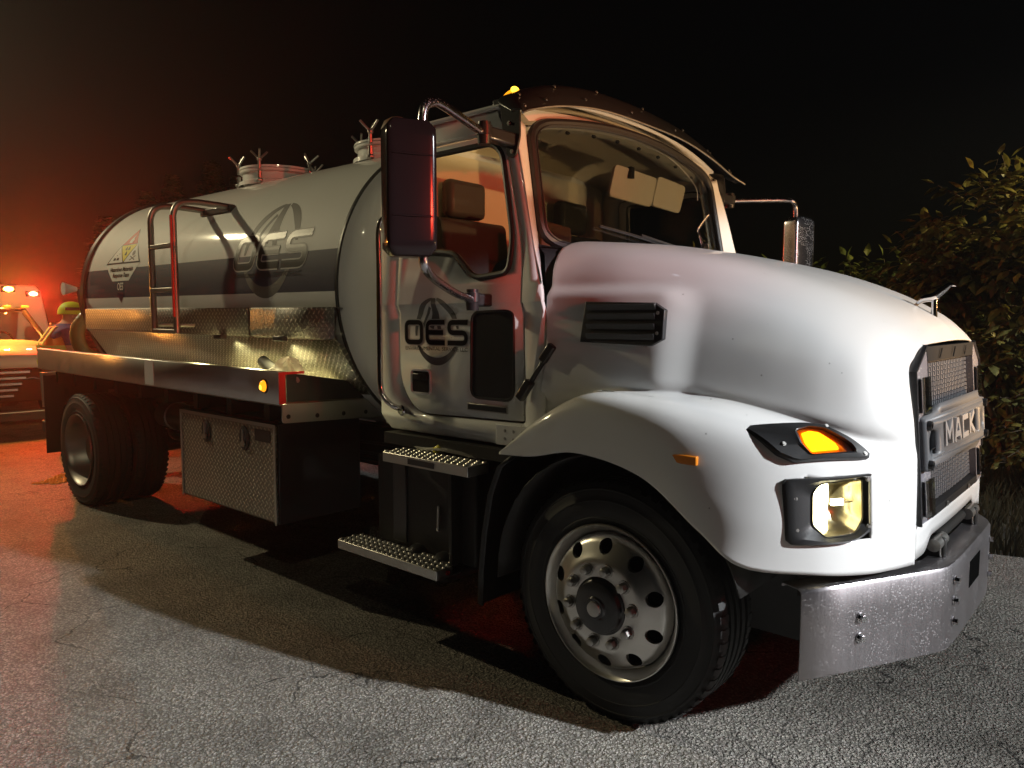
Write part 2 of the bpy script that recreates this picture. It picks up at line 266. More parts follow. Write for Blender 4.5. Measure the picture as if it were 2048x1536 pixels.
# ------------------------------------------------------------------ mesh helpers
def rake(v):   # the body behind the cab sits a little tail-high
    return Vector((v.x, v.y, v.z - (v.x + 1.93) * 0.008))
class MB:
    def __init__(self): self.v = []; self.f = []
    def add(self, vs, fs):
        n = len(self.v); self.v += [Vector(p) for p in vs]; self.f += [tuple(n + i for i in f) for f in fs]; return self
    def box(self, x0, x1, y0, y1, z0, z1):
        if x0 > x1: x0, x1 = x1, x0
        if y0 > y1: y0, y1 = y1, y0
        if z0 > z1: z0, z1 = z1, z0
        vs = [(x, y, z) for x in (x0, x1) for y in (y0, y1) for z in (z0, z1)]
        return self.add(vs, [(0, 1, 3, 2), (4, 6, 7, 5), (0, 4, 5, 1), (2, 3, 7, 6), (0, 2, 6, 4), (1, 5, 7, 3)])
    def tube(self, path, r, n=10, cap=True, closed=False):
        P = [Vector(p) for p in path]; N = len(P); rs = r if isinstance(r, (list, tuple)) else [r]*N
        rings = []; ref = None
        for i, p in enumerate(P):
            if closed: t = P[(i+1) % N] - P[i-1]
            else: t = P[min(i+1, N-1)] - P[max(i-1, 0)]
            t = t.normalized()
            if ref is None:
                ref = Vector((0, 0, 1)) if abs(t.z) < 0.9 else Vector((1, 0, 0))
            a = (ref - t*ref.dot(t)).normalized(); b = t.cross(a); ref = a
            rings.append([p + (a*math.cos(2*math.pi*k/n) + b*math.sin(2*math.pi*k/n))*rs[i] for k in range(n)])
        vs = [q for rg in rings for q in rg]; fs = []
        for i in range(N if closed else N-1):
            j = (i+1) % N
            for k in range(n): fs.append((i*n+k, i*n+(k+1) % n, j*n+(k+1) % n, j*n+k))
        if cap and not closed: fs += [tuple(range(n))[::-1], tuple((N-1)*n+k for k in range(n))]
        return self.add(vs, fs)
    def lathe(self, prof, c, axis='Y', n=48, sgn=1.0, cap0=False, cap1=False):
        """prof: (axial, radius) pairs around an axis through c"""
        vs = []; fs = []; c = Vector(c); m = len(prof)
        for a, r in prof:
            for k in range(n):
                t = 2*math.pi*k/n; u, w = r*math.cos(t), r*math.sin(t)
                if axis == 'Y': vs.append(c + Vector((u, sgn*a, w)))
                elif axis == 'X': vs.append(c + Vector((sgn*a, u, w)))
                else: vs.append(c + Vector((u, w, sgn*a)))
        for i in range(m-1):
            for k in range(n): fs.append((i*n+k, i*n+(k+1) % n, (i+1)*n+(k+1) % n, (i+1)*n+k))
        if cap0: fs.append(tuple(range(n)))
        if cap1: fs.append(tuple((m-1)*n+k for k in range(n)))
        return self.add(vs, fs)
    def prism(self, poly, fn, d0, d1):
        """poly of (u,v); fn(u,v,d) -> point; extruded from d0 to d1"""
        n = len(poly); vs = [fn(u, v, d) for d in (d0, d1) for u, v in poly]
        tri = tessellate_polygon([[Vector((u, v, 0)) for u, v in poly]])
        fs = [tuple(t) for t in tri] + [tuple(n+i for i in t)[::-1] for t in tri]
        fs += [(i, (i+1) % n, n+(i+1) % n, n+i) for i in range(n)]
        return self.add(vs, fs)
    def grid(self, rows, closed=False):
        h = len(rows); wd = len(rows[0]); vs = [p for r in rows for p in r]; fs = []
        for i in range(h-1):
            for j in range(wd if closed else wd-1):
                k = (j+1) % wd; fs.append((i*wd+j, i*wd+k, (i+1)*wd+k, (i+1)*wd+j))
        return self.add(vs, fs)
    def sphere(self, c, rx, ry, rz, n=16, m=10, half=False):
        c = Vector(c); rows = []
        for i in range(m+1):
            t = (math.pi/2 if half else math.pi)*i/m
            rows.append([c + Vector((rx*math.sin(t)*math.cos(2*math.pi*k/n), ry*math.sin(t)*math.sin(2*math.pi*k/n), rz*math.cos(t))) for k in range(n)])
        return self.grid(rows, True)
    def build(self, name, mat, parent=None, bevel=0.0, smooth=40, solid=0.0, raked=False, sub=0, kind=None, label=None, fix=True, soff=-1.0):
        me = bpy.data.meshes.new(name); vs = [rake(p) for p in self.v] if raked else self.v
        me.from_pydata([tuple(p) for p in vs], [], self.f)
        if fix:
            bm = bmesh.new(); bm.from_mesh(me)
            bmesh.ops.remove_doubles(bm, verts=bm.verts, dist=1e-5)
            bmesh.ops.recalc_face_normals(bm, faces=bm.faces); bm.to_mesh(me); bm.free()
        me.materials.append(M[mat] if isinstance(mat, str) else mat)
        if smooth: me.shade_smooth(); me.set_sharp_from_angle(angle=R_(smooth))
        o = bpy.data.objects.new(name, me); COL.objects.link(o)
        if parent: o.parent = parent
        if solid:
            md = o.modifiers.new('solid', 'SOLIDIFY'); md.thickness = solid; md.offset = soff
        if bevel:
            md = o.modifiers.new('bevel', 'BEVEL'); md.width = bevel; md.segments = 2; md.limit_method = 'ANGLE'; md.angle_limit = R_(40)
        if sub: md = o.modifiers.new('sub', 'SUBSURF'); md.levels = sub; md.render_levels = sub
        if kind: o['kind'] = kind
        if label: o['label'] = label
        return o
def empty(name, loc=(0, 0, 0), label=None, cat=None, group=None, kind=None):
    o = bpy.data.objects.new(name, None); COL.objects.link(o); o.location = loc; o.empty_display_size = 0.2
    tag(o, label, cat, group, kind); return o
def tag(o, label=None, cat=None, group=None, kind=None):
    if label: o['label'] = label
    if cat: o['category'] = cat
    if group: o['group'] = group
    if kind: o['kind'] = kind
    return o
def cr(P, n):
    """Catmull-Rom resample of a polyline of Vectors to n points"""
    P = [Vector(p) for p in P]; m = len(P)-1; out = []
    for i in range(n):
        t = i*m/(n-1); k = min(int(t), m-1); t -= k
        p1, p2 = P[k], P[k+1]; p0 = P[k-1] if k > 0 else p1*2-p2; p3 = P[k+2] if k+2 <= m else p2*2-p1
        out.append(0.5*((2*p1) + (p2-p0)*t + (2*p0-5*p1+4*p2-p3)*t*t + (3*p1-p0-3*p2+p3)*t**3))
    return out
def patch(net, nu, nv):
    rows = [cr(r, nu) for r in net]
    cols = [cr([rows[i][j] for i in range(len(rows))], nv) for j in range(nu)]
    return [[cols[j][i] for j in range(nu)] for i in range(nv)]
def sstep(a, b, x):
    t = max(0, min(1, (x-a)/(b-a))); return t*t*(3-2*t)
def rounded(poly, r, seg=5):
    out = []; n = len(poly)
    for i in range(n):
        a, b, c = Vector(poly[i-1]), Vector(poly[i]), Vector(poly[(i+1) % n])
        ri = r[i] if isinstance(r, (list, tuple)) else r
        da, dc = (a-b), (c-b); l = min(ri, da.length*.49, dc.length*.49)
        p, q = b+da.normalized()*l, b+dc.normalized()*l
        for k in range(seg+1):
            t = k/seg; out.append(tuple((1-t)**2*p + 2*t*(1-t)*b + t*t*q))
    return out
def plate_holes(outer, holes, fn, cuts=()):
    """flat polygon with holes in (u,v), cut along v levels, mapped by fn(u,v)"""
    loops = [outer] + list(holes); flat = [p for l in loops for p in l]
    tri = tessellate_polygon([[Vector((u, v, 0)) for u, v in l] for l in loops])
    bm = bmesh.new(); vs = [bm.verts.new((u, v, 0)) for u, v in flat]
    for t in tri:
        try: bm.faces.new([vs[i] for i in t])
        except ValueError: pass
    for c in cuts:
        bmesh.ops.bisect_plane(bm, geom=bm.verts[:]+bm.edges[:]+bm.faces[:], plane_co=(0, c, 0), plane_no=(0, 1, 0))
    bm.verts.index_update(); mb = MB(); mb.add([fn(v.co.x, v.co.y) for v in bm.verts], [tuple(v.index for v in f.verts) for f in bm.faces]); bm.free()
    return mb
_txt = {}
def text_mesh(s, size, shear=0.0, width=None, bold=0.0, extrude=0.0):
    cu = bpy.data.curves.new('txt', 'FONT'); cu.body = s; cu.size = size; cu.shear = shear; cu.offset = bold; cu.extrude = extrude
    cu.align_x = 'CENTER'; cu.align_y = 'CENTER'; cu.resolution_u = 3
    o = bpy.data.objects.new('txt', cu); COL.objects.link(o); bpy.context.view_layer.update()
    me = bpy.data.meshes.new_from_object(o.evaluated_get(bpy.context.evaluated_depsgraph_get()))
    vs = [v.co.copy() for v in me.vertices]; fs = [tuple(p.vertices) for p in me.polygons]
    bpy.data.objects.remove(o); bpy.data.curves.remove(cu); bpy.data.meshes.remove(me)
    if width and vs:
        x0, x1 = min(v.x for v in vs), max(v.x for v in vs); k = width/(x1-x0)
        for v in vs: v.x = (v.x-(x0+x1)/2)*k
    return vs, fs
def stroke(pts, wd, closed=False):
    P = [Vector(p) for p in pts]; n = len(P); L = []; Rr = []
    for i in range(n):
        a = P[i-1] if (closed or i > 0) else None; c = P[(i+1) % n] if (closed or i < n-1) else None; b = P[i]
        d1 = (b-a).normalized() if a is not None else None; d2 = (c-b).normalized() if c is not None else None
        if d1 is None: d1 = d2
        if d2 is None: d2 = d1
        n1 = Vector((-d1.y, d1.x)); n2 = Vector((-d2.y, d2.x)); m = (n1+n2).normalized(); k = 1/max(0.5, m.dot(n1))
        L.append(b+m*wd/2*k); Rr.append(b-m*wd/2*k)
    vs = L+Rr; fs = [(i, (i+1) % n, n+(i+1) % n, n+i) for i in range(n if closed else n-1)]
    return vs, fs
def rpath(pts, r, seg=5):
    """open path with rounded inner corners"""
    out = [pts[0]]
    for i in range(1, len(pts)-1):
        a, b, c = Vector(pts[i-1]), Vector(pts[i]), Vector(pts[i+1]); l = min(r, (a-b).length*.5, (c-b).length*.5)
        p, q = b+(a-b).normalized()*l, b+(c-b).normalized()*l
        for k in range(seg+1):
            t = k/seg; out.append(tuple((1-t)**2*p+2*t*(1-t)*b+t*t*q))
    out.append(pts[-1]); return out
def hexbolt(mb, c, ax, r=0.011, h=0.012):
    c = Vector(c); ax = Vector(ax).normalized(); q = ax.to_track_quat('Z', 'Y')
    for rr, z0, z1, n in ((r*1.45, 0, h*.25, 12), (r, h*.25, h, 6)):
        vs = [c + q @ Vector((rr*math.cos(2*math.pi*k/n), rr*math.sin(2*math.pi*k/n), z)) for z in (z0, z1) for k in range(n)]
        mb.add(vs, [(k, (k+1) % n, n+(k+1) % n, n+k) for k in range(n)] + [tuple(range(n, 2*n))])
    return mb

# ================================================================== SETTING
def soil():
    m, nt, b = nodes('verge_soil'); n = tex(nt, 'Noise', 6.0, Detail=8.0, Roughness=0.7)
    nt.links.new(ramp(nt, n.outputs['Fac'], [(0.3, (0.018, 0.014, 0.009)), (0.6, (0.05, 0.04, 0.022)), (0.8, (0.08, 0.07, 0.04))]), b.inputs['Base Color'])
    b.inputs['Roughness'].default_value = 0.95
    bp = nt.nodes.new('ShaderNodeBump'); bp.inputs['Distance'].default_value = 0.05; nt.links.new(n.outputs['Fac'], bp.inputs['Height']); nt.links.new(bp.outputs[0], b.inputs['Normal'])
    return m
M['soil'] = soil()
g = MB().add([(-300, -300, -0.03), (300, -300, -0.03), (300, 300, -0.03), (-300, 300, -0.03)], [(0, 1, 2, 3)]).build('ground', 'soil', smooth=0)
tag(g, kind='structure')
edge = [(-160 + i*0.5, 2.35 + 0.10*math.sin(i*0.9) + 0.07*math.sin(i*2.3+1)) for i in range(400)]
rd = MB(); n_ = len(edge)
rd.add([(x, -26, 0) for x, y in edge] + [(x, y, 0) for x, y in edge] + [(x, y+.06, -0.06) for x, y in edge],
       [(i, i+1, n_+i+1, n_+i) for i in range(n_-1)] + [(n_+i, n_+i+1, 2*n_+i+1, 2*n_+i) for i in range(n_-1)])
tag(rd.build('road', 'asphalt', smooth=30), kind='structure')

# ================================================================== TANK TRUCK
T = empty('tank_truck', (0, 0, 0), 'white vacuum tank truck with dark striped tank parked in the middle', 'truck')
TR, TZ = 0.91, 1.73
X0, X1 = -1.93, -5.78
def side_y(z):   # cab side section: small belt crease and tumblehome
    pts = [(0.9, 0.965), (1.05, 0.985), (1.58, 0.990), (1.625, 1.008), (1.70, 1.003), (2.5, 0.945), (3, 0.9)]
    for (a, ya), (b, yb) in zip(pts, pts[1:]):
        if z <= b: return ya + (yb-ya)*max(0, (z-a))/(b-a)
    return 0.9
CUTS = (1.05, 1.58, 1.625, 1.70)

# ---- wheels
def tyre_prof(wd, r, ri):
    h = wd/2
    q0 = lambda f, a: (-h*a, ri+(r-ri)*f)
    p = [(-h*.78, ri), (-h*.92, ri+.015), q0(.16, .945), q0(.17, .962), q0(.20, .964), q0(.21, .952), q0(.34, .985), q0(.45, 1.0), q0(.56, .996), q0(.57, 1.008), q0(.60, 1.006), q0(.61, .994), q0(.72, .98), q0(.80, .955), q0(.81, .966), q0(.835, .962), q0(.845, .945), (-h*.90, r-.022), (-h*.84, r-.004), (-h*.80, r)]
    m0 = len(p)
    for c in (-.52, -.17, .17, .52):
        p += [(h*c-.010, r+.001), (h*c-.008, r-.012), (h*c+.008, r-.012), (h*c+.010, r+.001)]
    q = [(-a, rr) for a, rr in p[:m0]][::-1]
    return p + q
def make_wheel(name, yc, x, s, steer):
    """s=-1 near side; yc is |y| of the outer rim flange"""
    zc = 0.468; Wd = empty(name, (0, 0, 0)); Wd.parent = T; c = (x, s*yc, zc)
    def tyre(yin):
        mb = MB().lathe(tyre_prof(0.262, 0.468, 0.292), (x, s*(yc-yin), zc), 'Y', 72, s)
        if s < 0 or steer:
            for k in range(60):   # shoulder lugs
                t = 2*math.pi*k/60; ca, sa = math.cos(t), math.sin(t)
                for e in (-1, 1):
                    q = [(0.462, e*.124), (0.4705, e*.108), (0.4705, e*.076), (0.462, e*.076)]; vs = []
                    for dt in (-.028, .028):
                        for r, a in q: vs.append((x + r*math.cos(t+dt), s*(yc-yin+a), zc + r*math.sin(t+dt)))
                    mb.add(vs, [(0, 1, 2, 3), (7, 6, 5, 4), (0, 4, 5, 1), (1, 5, 6, 2), (2, 6, 7, 3)])
        return mb.build('tyre', 'rubber', Wd)
    tyre(0.135)
    if steer:
        prof = [(-.25, .262), (-.25, .298), (-.24, .290), (-.2, .262), (-.07, .256), (-.035, .272), (-.012, .286), (-.002, .2925), (.003, .298), (.002, .3025), (-.008, .3035), (-.012, .296)]
        MB().lathe(prof, c, 'Y', 72, s).build('rim', 'wheel', Wd)
        def ax(r): # disc section (axial outwards)
            pts = [(.105, .046), (.165, .045), (.178, .041), (.20, .028), (.245, .004), (.262, -.020), (.2665, -.05)]
            for (a, ya), (b, yb) in zip(pts, pts[1:]):
                if r <= b: return ya + (yb-ya)*(r-a)/(b-a)
            return -.06
        def pp(r, t): return Vector((x + r*math.cos(t), s*(yc+ax(r)), zc + r*math.sin(t)))
        mb = MB(); nh = 10; rh, hr = .2245, .0285; r0, r1 = .186, .2655
        radii = [.105, .118, .132, .15, .165, .172, .178, .186]
        mb.grid([[pp(r, 2*math.pi*k/80) for k in range(80)] for r in radii], True)
        for k in range(nh):
            tc = 2*math.pi*(k+.5)/nh; ta, tb = tc-math.pi/nh, tc+math.pi/nh; outer = []; m = 8
            for i in range(m): outer.append((r0, ta+(tb-ta)*i/m))
            for i in range(m): outer.append((r0+(r1-r0)*i/m, tb))
            for i in range(m): outer.append((r1, tb+(ta-tb)*i/m))
            for i in range(m): outer.append((r1+(r0-r1)*i/m, ta))
            rings = []
            for q in (0.0, .35, .7, 1.0):
                ring = []
                for r, t in outer:
                    du, dv = r-rh, (t-tc)*rh; l = math.hypot(du, dv); hu, hv = du/l*hr, dv/l*hr
                    uu, vv = du+(hu-du)*q, dv+(hv-dv)*q; ring.append(pp(rh+uu, tc+vv/rh))
                rings.append(ring)
            rings.append([p + Vector((0, -s*.016, 0)) for p in rings[-1]])
            mb.grid(rings, True)
        mb.build('wheel_disc', 'wheel', Wd)
        MB().lathe([(-.09, .10), (-.09, .262)], c, 'Y', 40, s).build('brake_drum', 'gap', Wd)
        hub = MB().lathe([(.043, .112), (.050, .110), (.053, .102), (.072, .097), (.076, .088), (.078, .045), (.086, .040), (.087, .0)], c, 'Y', 40, s).build('hub', 'satin', Wd)
        MB().lathe([(.0865, .030), (.094, .028), (.096, .020), (.0965, .0)], c, 'Y', 24, s).build('hub_cap', 'steel', hub)
        proto = None
        for k in range(10):
            t = 2*math.pi*k/10 + .12; p = (x + .143*math.cos(t), s*(yc+.045), zc + .143*math.sin(t))
            if proto is None:
                bm_ = MB().lathe([(.0, .026), (.004, .0255), (.004, .021)], (0, 0, 0), 'Y', 18, s)
                bm_.lathe([(.004, .0185), (.030, .0175), (.033, .013), (.033, 0)], (0, 0, 0), 'Y', 6, s)
                proto = bm_.build('lug_nut', 'steel', Wd); o = proto
            else: o = proto.copy(); COL.objects.link(o); o.parent = Wd
            o.location = p
    else:
        prof = [(-.012, .296), (-.008, .3035), (.002, .3025), (.003, .298), (-.004, .290), (-.02, .283), (-.05, .270), (-.15, .262), (-.165, .25), (-.168, .14), (-.155, .12), (-.10, .115), (-.095, .09), (-.094, 0)]
        MB().lathe(prof, c, 'Y', 72, s).build('rim', metal('rear_rim', (0.30, 0.28, 0.26), 0.42), Wd)
        tyre(0.135+.295)
        for k in range(10):
            t = 2*math.pi*k/10; p = (x + .19*math.cos(t), s*(yc-.1675), zc + .19*math.sin(t))
            if k == 0: proto = hexbolt(MB(), (0, 0, 0), (0, s, 0), .016, .03).build('lug_nut', 'steel', Wd); o = proto
            else: o = proto.copy(); COL.objects.link(o); o.parent = Wd
            o.location = p
    return Wd
make_wheel('front_wheel', 1.072, 0.0, -1, True); make_wheel('front_wheel', 1.072, 0.0, 1, True)
make_wheel('rear_wheel', 1.19, -5.227, -1, False); make_wheel('rear_wheel', 1.19, -5.227, 1, False)

# ---- chassis
fr = empty('chassis'); fr.parent = T
for s in (-1, 1):
    MB().box(-6.35, 0.85, s*.36, s*.44, .62, .88).build('frame_rail', 'frame', fr, .008)
MB().tube([(0, -.95, .45), (0, .95, .45)], .06, 12).build('front_axle', 'frame', fr)
MB().tube([(-5.227, -.7, .468), (-5.227, .7, .468)], .10, 14).sphere((-5.227, 0, .468), .22, .2, .2).build('rear_axle', 'frame', fr)
MB().box(-.9, .75, -.34, .34, .45, 1.15).build('engine_block', 'frame', fr, .03)
for x in (-1.2, -2.4, -3.6, -4.5, -6.2):
    MB().box(x-.06, x+.06, -.36, .36, .65, .85).build('cross_member', 'frame', fr, .005)
MB().tube([(-.4, 0, .6), (-5.2, 0, .52)], .05, 12).build('drive_shaft', 'frame', fr)

for i, (y, z) in enumerate(((-.50, .80), (-.53, .74), (-.49, .69))):
    MB().tube(cr([(-1.6, y, z), (-2.6, y-.02, z-.02), (-3.6, y, z+.01), (-4.3, y-.03, z-.05), (-4.8, y-.10, z-.10)], 30), .011, 6).build('air_line', 'hose_and_shadow_black', fr)
for s in (-1, 1):
    for k in range(5):
        MB().grid([[(-5.227+t*(.62-.07*k), s*y, .60+.02*k+.06*t*t) for t in [-1+.2*j for j in range(11)]] for y in (.50, .58)]).build('spring_leaf', 'frame', fr, solid=.012)
    MB().box(-5.29, -5.16, s*.49, s*.59, .52, .74).build('spring_clamp', 'frame', fr, .01)
    MB().lathe([(0, .0), (.005, .07), (.03, .085), (.12, .085), (.15, .06), (.16, 0)], (-4.88, s*.52, .60), 'X', 20).build('brake_chamber', 'satin', fr)
    for x in (-2.9, -3.9):
        MB().box(x-.02, x+.02, s*.445, s*.475, .66, .98).build('deck_clip', 'steel', fr, .003)
MB().tube([(-3.55, -.78, .80), (-4.45, -.78, .80)], .10, 18).build('air_reservoir', 'satin', fr)
for x in (-3.75, -4.25): MB().tube([(x, -.78+.105*math.cos(2*math.pi*k/20), .80+.105*math.sin(2*math.pi*k/20)) for k in range(20)], .008, 5, closed=True).build('reservoir_strap', 'steel', fr)
# ---- tank
tank = empty('tank'); tank.parent = T
N = 96
mb = MB()
mb.lathe([(X0, TR), (X0-.012, TR+.004), (X0-.03, TR+.004), (X0-.035, TR), (-2.9, TR), (-3.85, TR), (-4.8, TR), (X1+.05, TR)], (0, 0, TZ), 'X', N)
mb.build('tank_shell', 'tank', tank, raked=True, smooth=35)
hd = [(X0+.0, TR-.002)]
for i in range(1, 15):
    t = i/14*math.pi/2; hd.append((X0+.02+.20*math.sin(t), (TR-.012)*max(0.0, math.cos(t))**.62))
MB().lathe(hd, (0, 0, TZ), 'X', N).build('front_head', 'white_clean', tank, raked=True, smooth=50)
hd = [(X1+.03, TR-.01)]
for i in range(1, 15):
    t = i/14*math.pi/2; hd.append((X1+.03-.22*math.sin(t), (TR-.012)*max(0.0, math.cos(t))**.62))
MB().lathe(hd, (0, 0, TZ), 'X', N).build('rear_head', 'white_clean', tank, raked=True, smooth=50)
MB().lathe([(X1+.07, TR), (X1+.07, TR+.022), (X1, TR+.022), (X1, TR-.02)], (0, 0, TZ), 'X', N).build('rear_ring', 'satin', tank, raked=True, smooth=30)
MB().lathe([(X0+.004, TR-.004), (X0+.004, TR+.010), (X0-.012, TR+.010), (X0-.012, TR)], (0, 0, TZ), 'X', N).build('front_ring', 'satin', tank, raked=True, smooth=30)
def wing_nut(mb, c, h=.05):
    c = Vector(c)
    mb.tube([c, c+Vector((0, 0, h))], .012, 8)
    a0 = rng.uniform(0, 3)
    for k in range(3):
        a = a0 + k*2.09; d = Vector((math.cos(a)*.8, math.sin(a)*.8, .75)).normalized()
        mb.tube([c+Vector((0, 0, h)), c+Vector((0, 0, h))+d*.095], [.009, .008], 7)
    mb.sphere(c+Vector((0, 0, h)), .02, .02, .018, 8, 6)
def manhole(x, r, h, n, name):
    zt = TZ+TR; q = empty(name); q.parent = tank
    MB().lathe([(-.14, r), (h*.55, r), (h*.55, r+.022), (h*.72, r+.022), (h*.74, r+.008)], (x, 0, zt), 'Z', 40).build('collar', 'white_clean', q, raked=True)
    MB().lathe([(h*.74, r+.006), (h*.76, r+.026), (h*.90, r+.024), (h*1.0, r*.86), (h*1.12, r*.5), (h*1.15, 0)], (x, 0, zt), 'Z', 40).build('lid', 'white_clean', q, raked=True)
    MB().lathe([(0.004, r+.004), (-.01, r+.03), (-.04, r+.034)], (x, 0, zt-.001), 'Z', 40).build('weld', 'white_clean', q, raked=True)
    for k in range(n):
        a = 2*math.pi*(k+.18)/n; c = (x+(r+.035)*math.cos(a), (r+.035)*math.sin(a), zt+h*.62)
        m2 = MB(); wing_nut(m2, c, .07)
        m2.tube([(c[0], c[1], c[2]-.02), (c[0], c[1], c[2]-.09)], .016, 8); m2.sphere((c[0], c[1], c[2]-.09), .028, .028, .02, 8, 6)
        m2.build('clamp', 'steel', q, raked=True)
    return q
manhole(-3.97, .29, .115, 5, 'manhole'); q2 = manhole(-2.50, .26, .10, 4, 'manhole')
MB().lathe([(.09, .07), (.13, .07), (.13, .105), (.15, .115), (.20, .112), (.25, .09), (.275, .05), (.28, 0)], (-2.46, -.02, TZ+TR), 'Z', 24).build('vent_cap', 'brown', q2, raked=True)
# side skirts of diamond plate
for s in (-1, 1):
    for xa, xb in ((-1.905, -2.80), (-2.83, -5.60)):
        mb = MB(); rows = []
        for y, z in ((.885, 1.617), (.948, 1.622), (.955, 1.615), (.955, 1.447), (.935, 1.437)):
            rows.append([(xa, s*y, z), (xb, s*y, z)])
        mb.grid(rows).build('skirt_panel', 'plate_dark', tank, raked=True, solid=.004, smooth=25)
    mb = MB(); mb.grid([[(-1.93, s*.925, 1.438), (-5.62, s*.925, 1.438)], [(-1.93, s*.77, 1.205), (-5.62, s*.77, 1.205)], [(-1.93, s*.66, 1.11), (-5.62, s*.66, 1.11)]])
    mb.build('hip_panel', 'plate', tank, raked=True, solid=.004, smooth=20)
    MB().add([(-1.934, s*.925, 1.438), (-1.934, s*.77, 1.205), (-1.934, s*.66, 1.11), (-1.934, s*.45, 1.11), (-1.934, s*.72, 1.3)], [(0, 1, 2, 3, 4)]).build('end_plate', 'plate', tank, raked=True, solid=.004, smooth=0)
# small lamps added under the skirt to brighten tray and hip panels
for x, pw in ((-2.42, 24.0), (-3.15, 13.0)):
    MB().box(x-.05, x+.05, -1.0, -.957, 1.425, 1.455).build('tray_fill_lamp', 'satin', tank, .005)
    lamp('tray_fill_bulb', 'SPOT', (x, -1.02, 1.415), (1.0, 0.88, 0.42), pw, (x+.1, -1.0, 1.0), .02, R_(150), .6)
# ladder
lad = empty('ladder'); lad.parent = tank
def lx(x): return x
for x in (-3.86, -3.505):
    mb = MB(); mb.tube(cr([(x, -1.10, 1.45), (x, -1.10, 1.8), (x, -1.10, 2.15), (x, -1.095, 2.26), (x, -1.05, 2.325), (x, -.95, 2.345), (x, -.80, 2.345), (x, -.66, 2.34)], 26), .021, 10)
    mb.build('stile', 'dull', lad, raked=True)
for z in (1.46, 1.745, 2.045):
    MB().box(-3.86, -3.505, -1.118, -1.082, z-.016, z+.014).build('rung', 'dull', lad, .004, raked=True)
MB().box(-3.51, -3.49, -1.124, -1.11, 1.56, 2.24).build('red_light_strip', 'red_tape_and_light', lad, raked=True, label='streak of red light painted along the ladder stile')  # red light on the stile, put in as a coloured strip
for x in (-3.80, -3.56):
    for z in (1.50,):
        MB().tube([(x, -1.10, z), (x, -.95, z)], .012, 8).build('bracket', 'alu', lad, raked=True)
MB().box(-3.9, -3.46, -.72, -.64, 2.30, 2.35).build('top_bracket', 'satin', lad, .006, raked=True)
# rear work lamp
MB().lathe([(0, .02), (.03, .03), (.10, .055), (.11, .06), (.112, 0)], (-5.86, -.93, 1.83), 'Y', 16, -1).build('work_lamp', 'white_clean', tank)
MB().tube([(-5.86, -.92, 1.83), (-5.83, -.9, 1.6)], .015, 8).build('lamp_bracket', 'satin', tank)

# ---- deck with side trays
dk = empty('deck'); dk.parent = T
MB().box(-6.03, -2.09, -1.19, 1.19, 1.075, 1.098).build('deck_floor', mk('pale_deck', (0.46, 0.43, 0.35), 0.6, bump=(40, .3, .003)), dk, raked=True)  # floor coloured pale so the hip panels have something bright to reflect
for s in (-1, 1):
    mb = MB(); sec = [(1.19, 1.098), (1.215, 1.085), (1.22, 1.09), (1.22, 1.262), (1.215, 1.267), (1.165, 1.267), (1.165, 1.255)]
    mb.grid([[(-2.05, s*y, z), (-6.03, s*y, z)] for y, z in sec])
    mb.build('side_rail', 'alu', dk, raked=True, solid=.006, smooth=25)
    MB().box(-2.052, -6.028, s*1.19, s*1.196, 1.10, 1.262).build('rail_inner', 'white_clean', dk, raked=True)
MB().box(-3.62, -3.76, -1.2225, -1.2205, 1.092, 1.262).build('rail_reflection', 'pale_reflection', dk, raked=True)  # pale strip standing in for a reflection on the rail
MB().box(-2.049, -2.046, -1.219, -1.178, 1.092, 1.266).build('corner_tape', 'red_tape_and_light', dk, raked=True)
MB().box(-2.049, -2.046, -1.178, -1.06, 1.252, 1.266).build('corner_tape', 'red_tape_and_light', dk, raked=True)
# front bulkhead of the tray, its top falling towards the frame
mb = MB(); mb.prism([(-1.165, 1.10), (-.55, 1.08), (-.55, 1.145), (-.75, 1.192), (-1.02, 1.238), (-1.165, 1.262)], lambda u, v, d: Vector((d, u, v)), -2.056, -2.075)
mb.build('tray_end', 'satin', dk, raked=True)
mb = MB(); mb.prism(rounded([(-1.20, .985), (-.50, .960), (-.50, 1.075), (-1.20, 1.09)], .015), lambda u, v, d: Vector((d, u, v)), -2.046, -2.058)
mb.build('apron_plate', 'alu', dk)
proto = None
for y, z in ((-1.165, 1.02), (-.98, 1.01), (-.80, 1.005), (-.64, 1.0)):
    if proto is None: proto = hexbolt(MB(), (0, 0, 0), (1, 0, 0), .009, .006).build('bolt', 'satin', dk); o = proto
    else: o = proto.copy(); COL.objects.link(o); o.parent = dk
    o.location = (-2.046, y, z)
for i in range(9):
    x = -2.35 - i*.44; MB().box(x-.03, x+.03, -1.12, 1.12, .96, 1.072).build('deck_beam', 'frame', dk, raked=True)
ml = empty('side_marker'); ml.parent = dk
MB().lathe([(0, .042), (.006, .042), (.008, .034)], (-2.19, -1.221, 1.185), 'Y', 24, -1).build('bezel', 'satin', ml)
MB().lathe([(.004, .034), (.016, .028), (.022, .015), (.023, 0)], (-2.19, -1.221, 1.185), 'Y', 24, -1).build('lens', 'amber_on', ml)
MB().sphere((-2.195, -1.243, 1.178), .010, .006, .014, 10, 6).build('bulb', 'amber_led', ml)
# mudflaps and rear bumper
for s in (-1, 1):
    MB().box(-6.10, -6.09, s*.62, s*1.165, .335, 1.05).build('mudflap', 'rubber', dk)
    MB().prism([(-6.27, 1.07), (-6.20, 1.07), (-6.20, .76), (-6.24, .745)], lambda u, v, d, s=s: Vector((u, s*d, v)), .95, 1.14).build('tail_lamp_bracket', 'alu', dk)
MB().box(-6.42, -6.30, -1.1, 1.1, .50, .60).build('rear_bumper', 'frame', dk, .01)

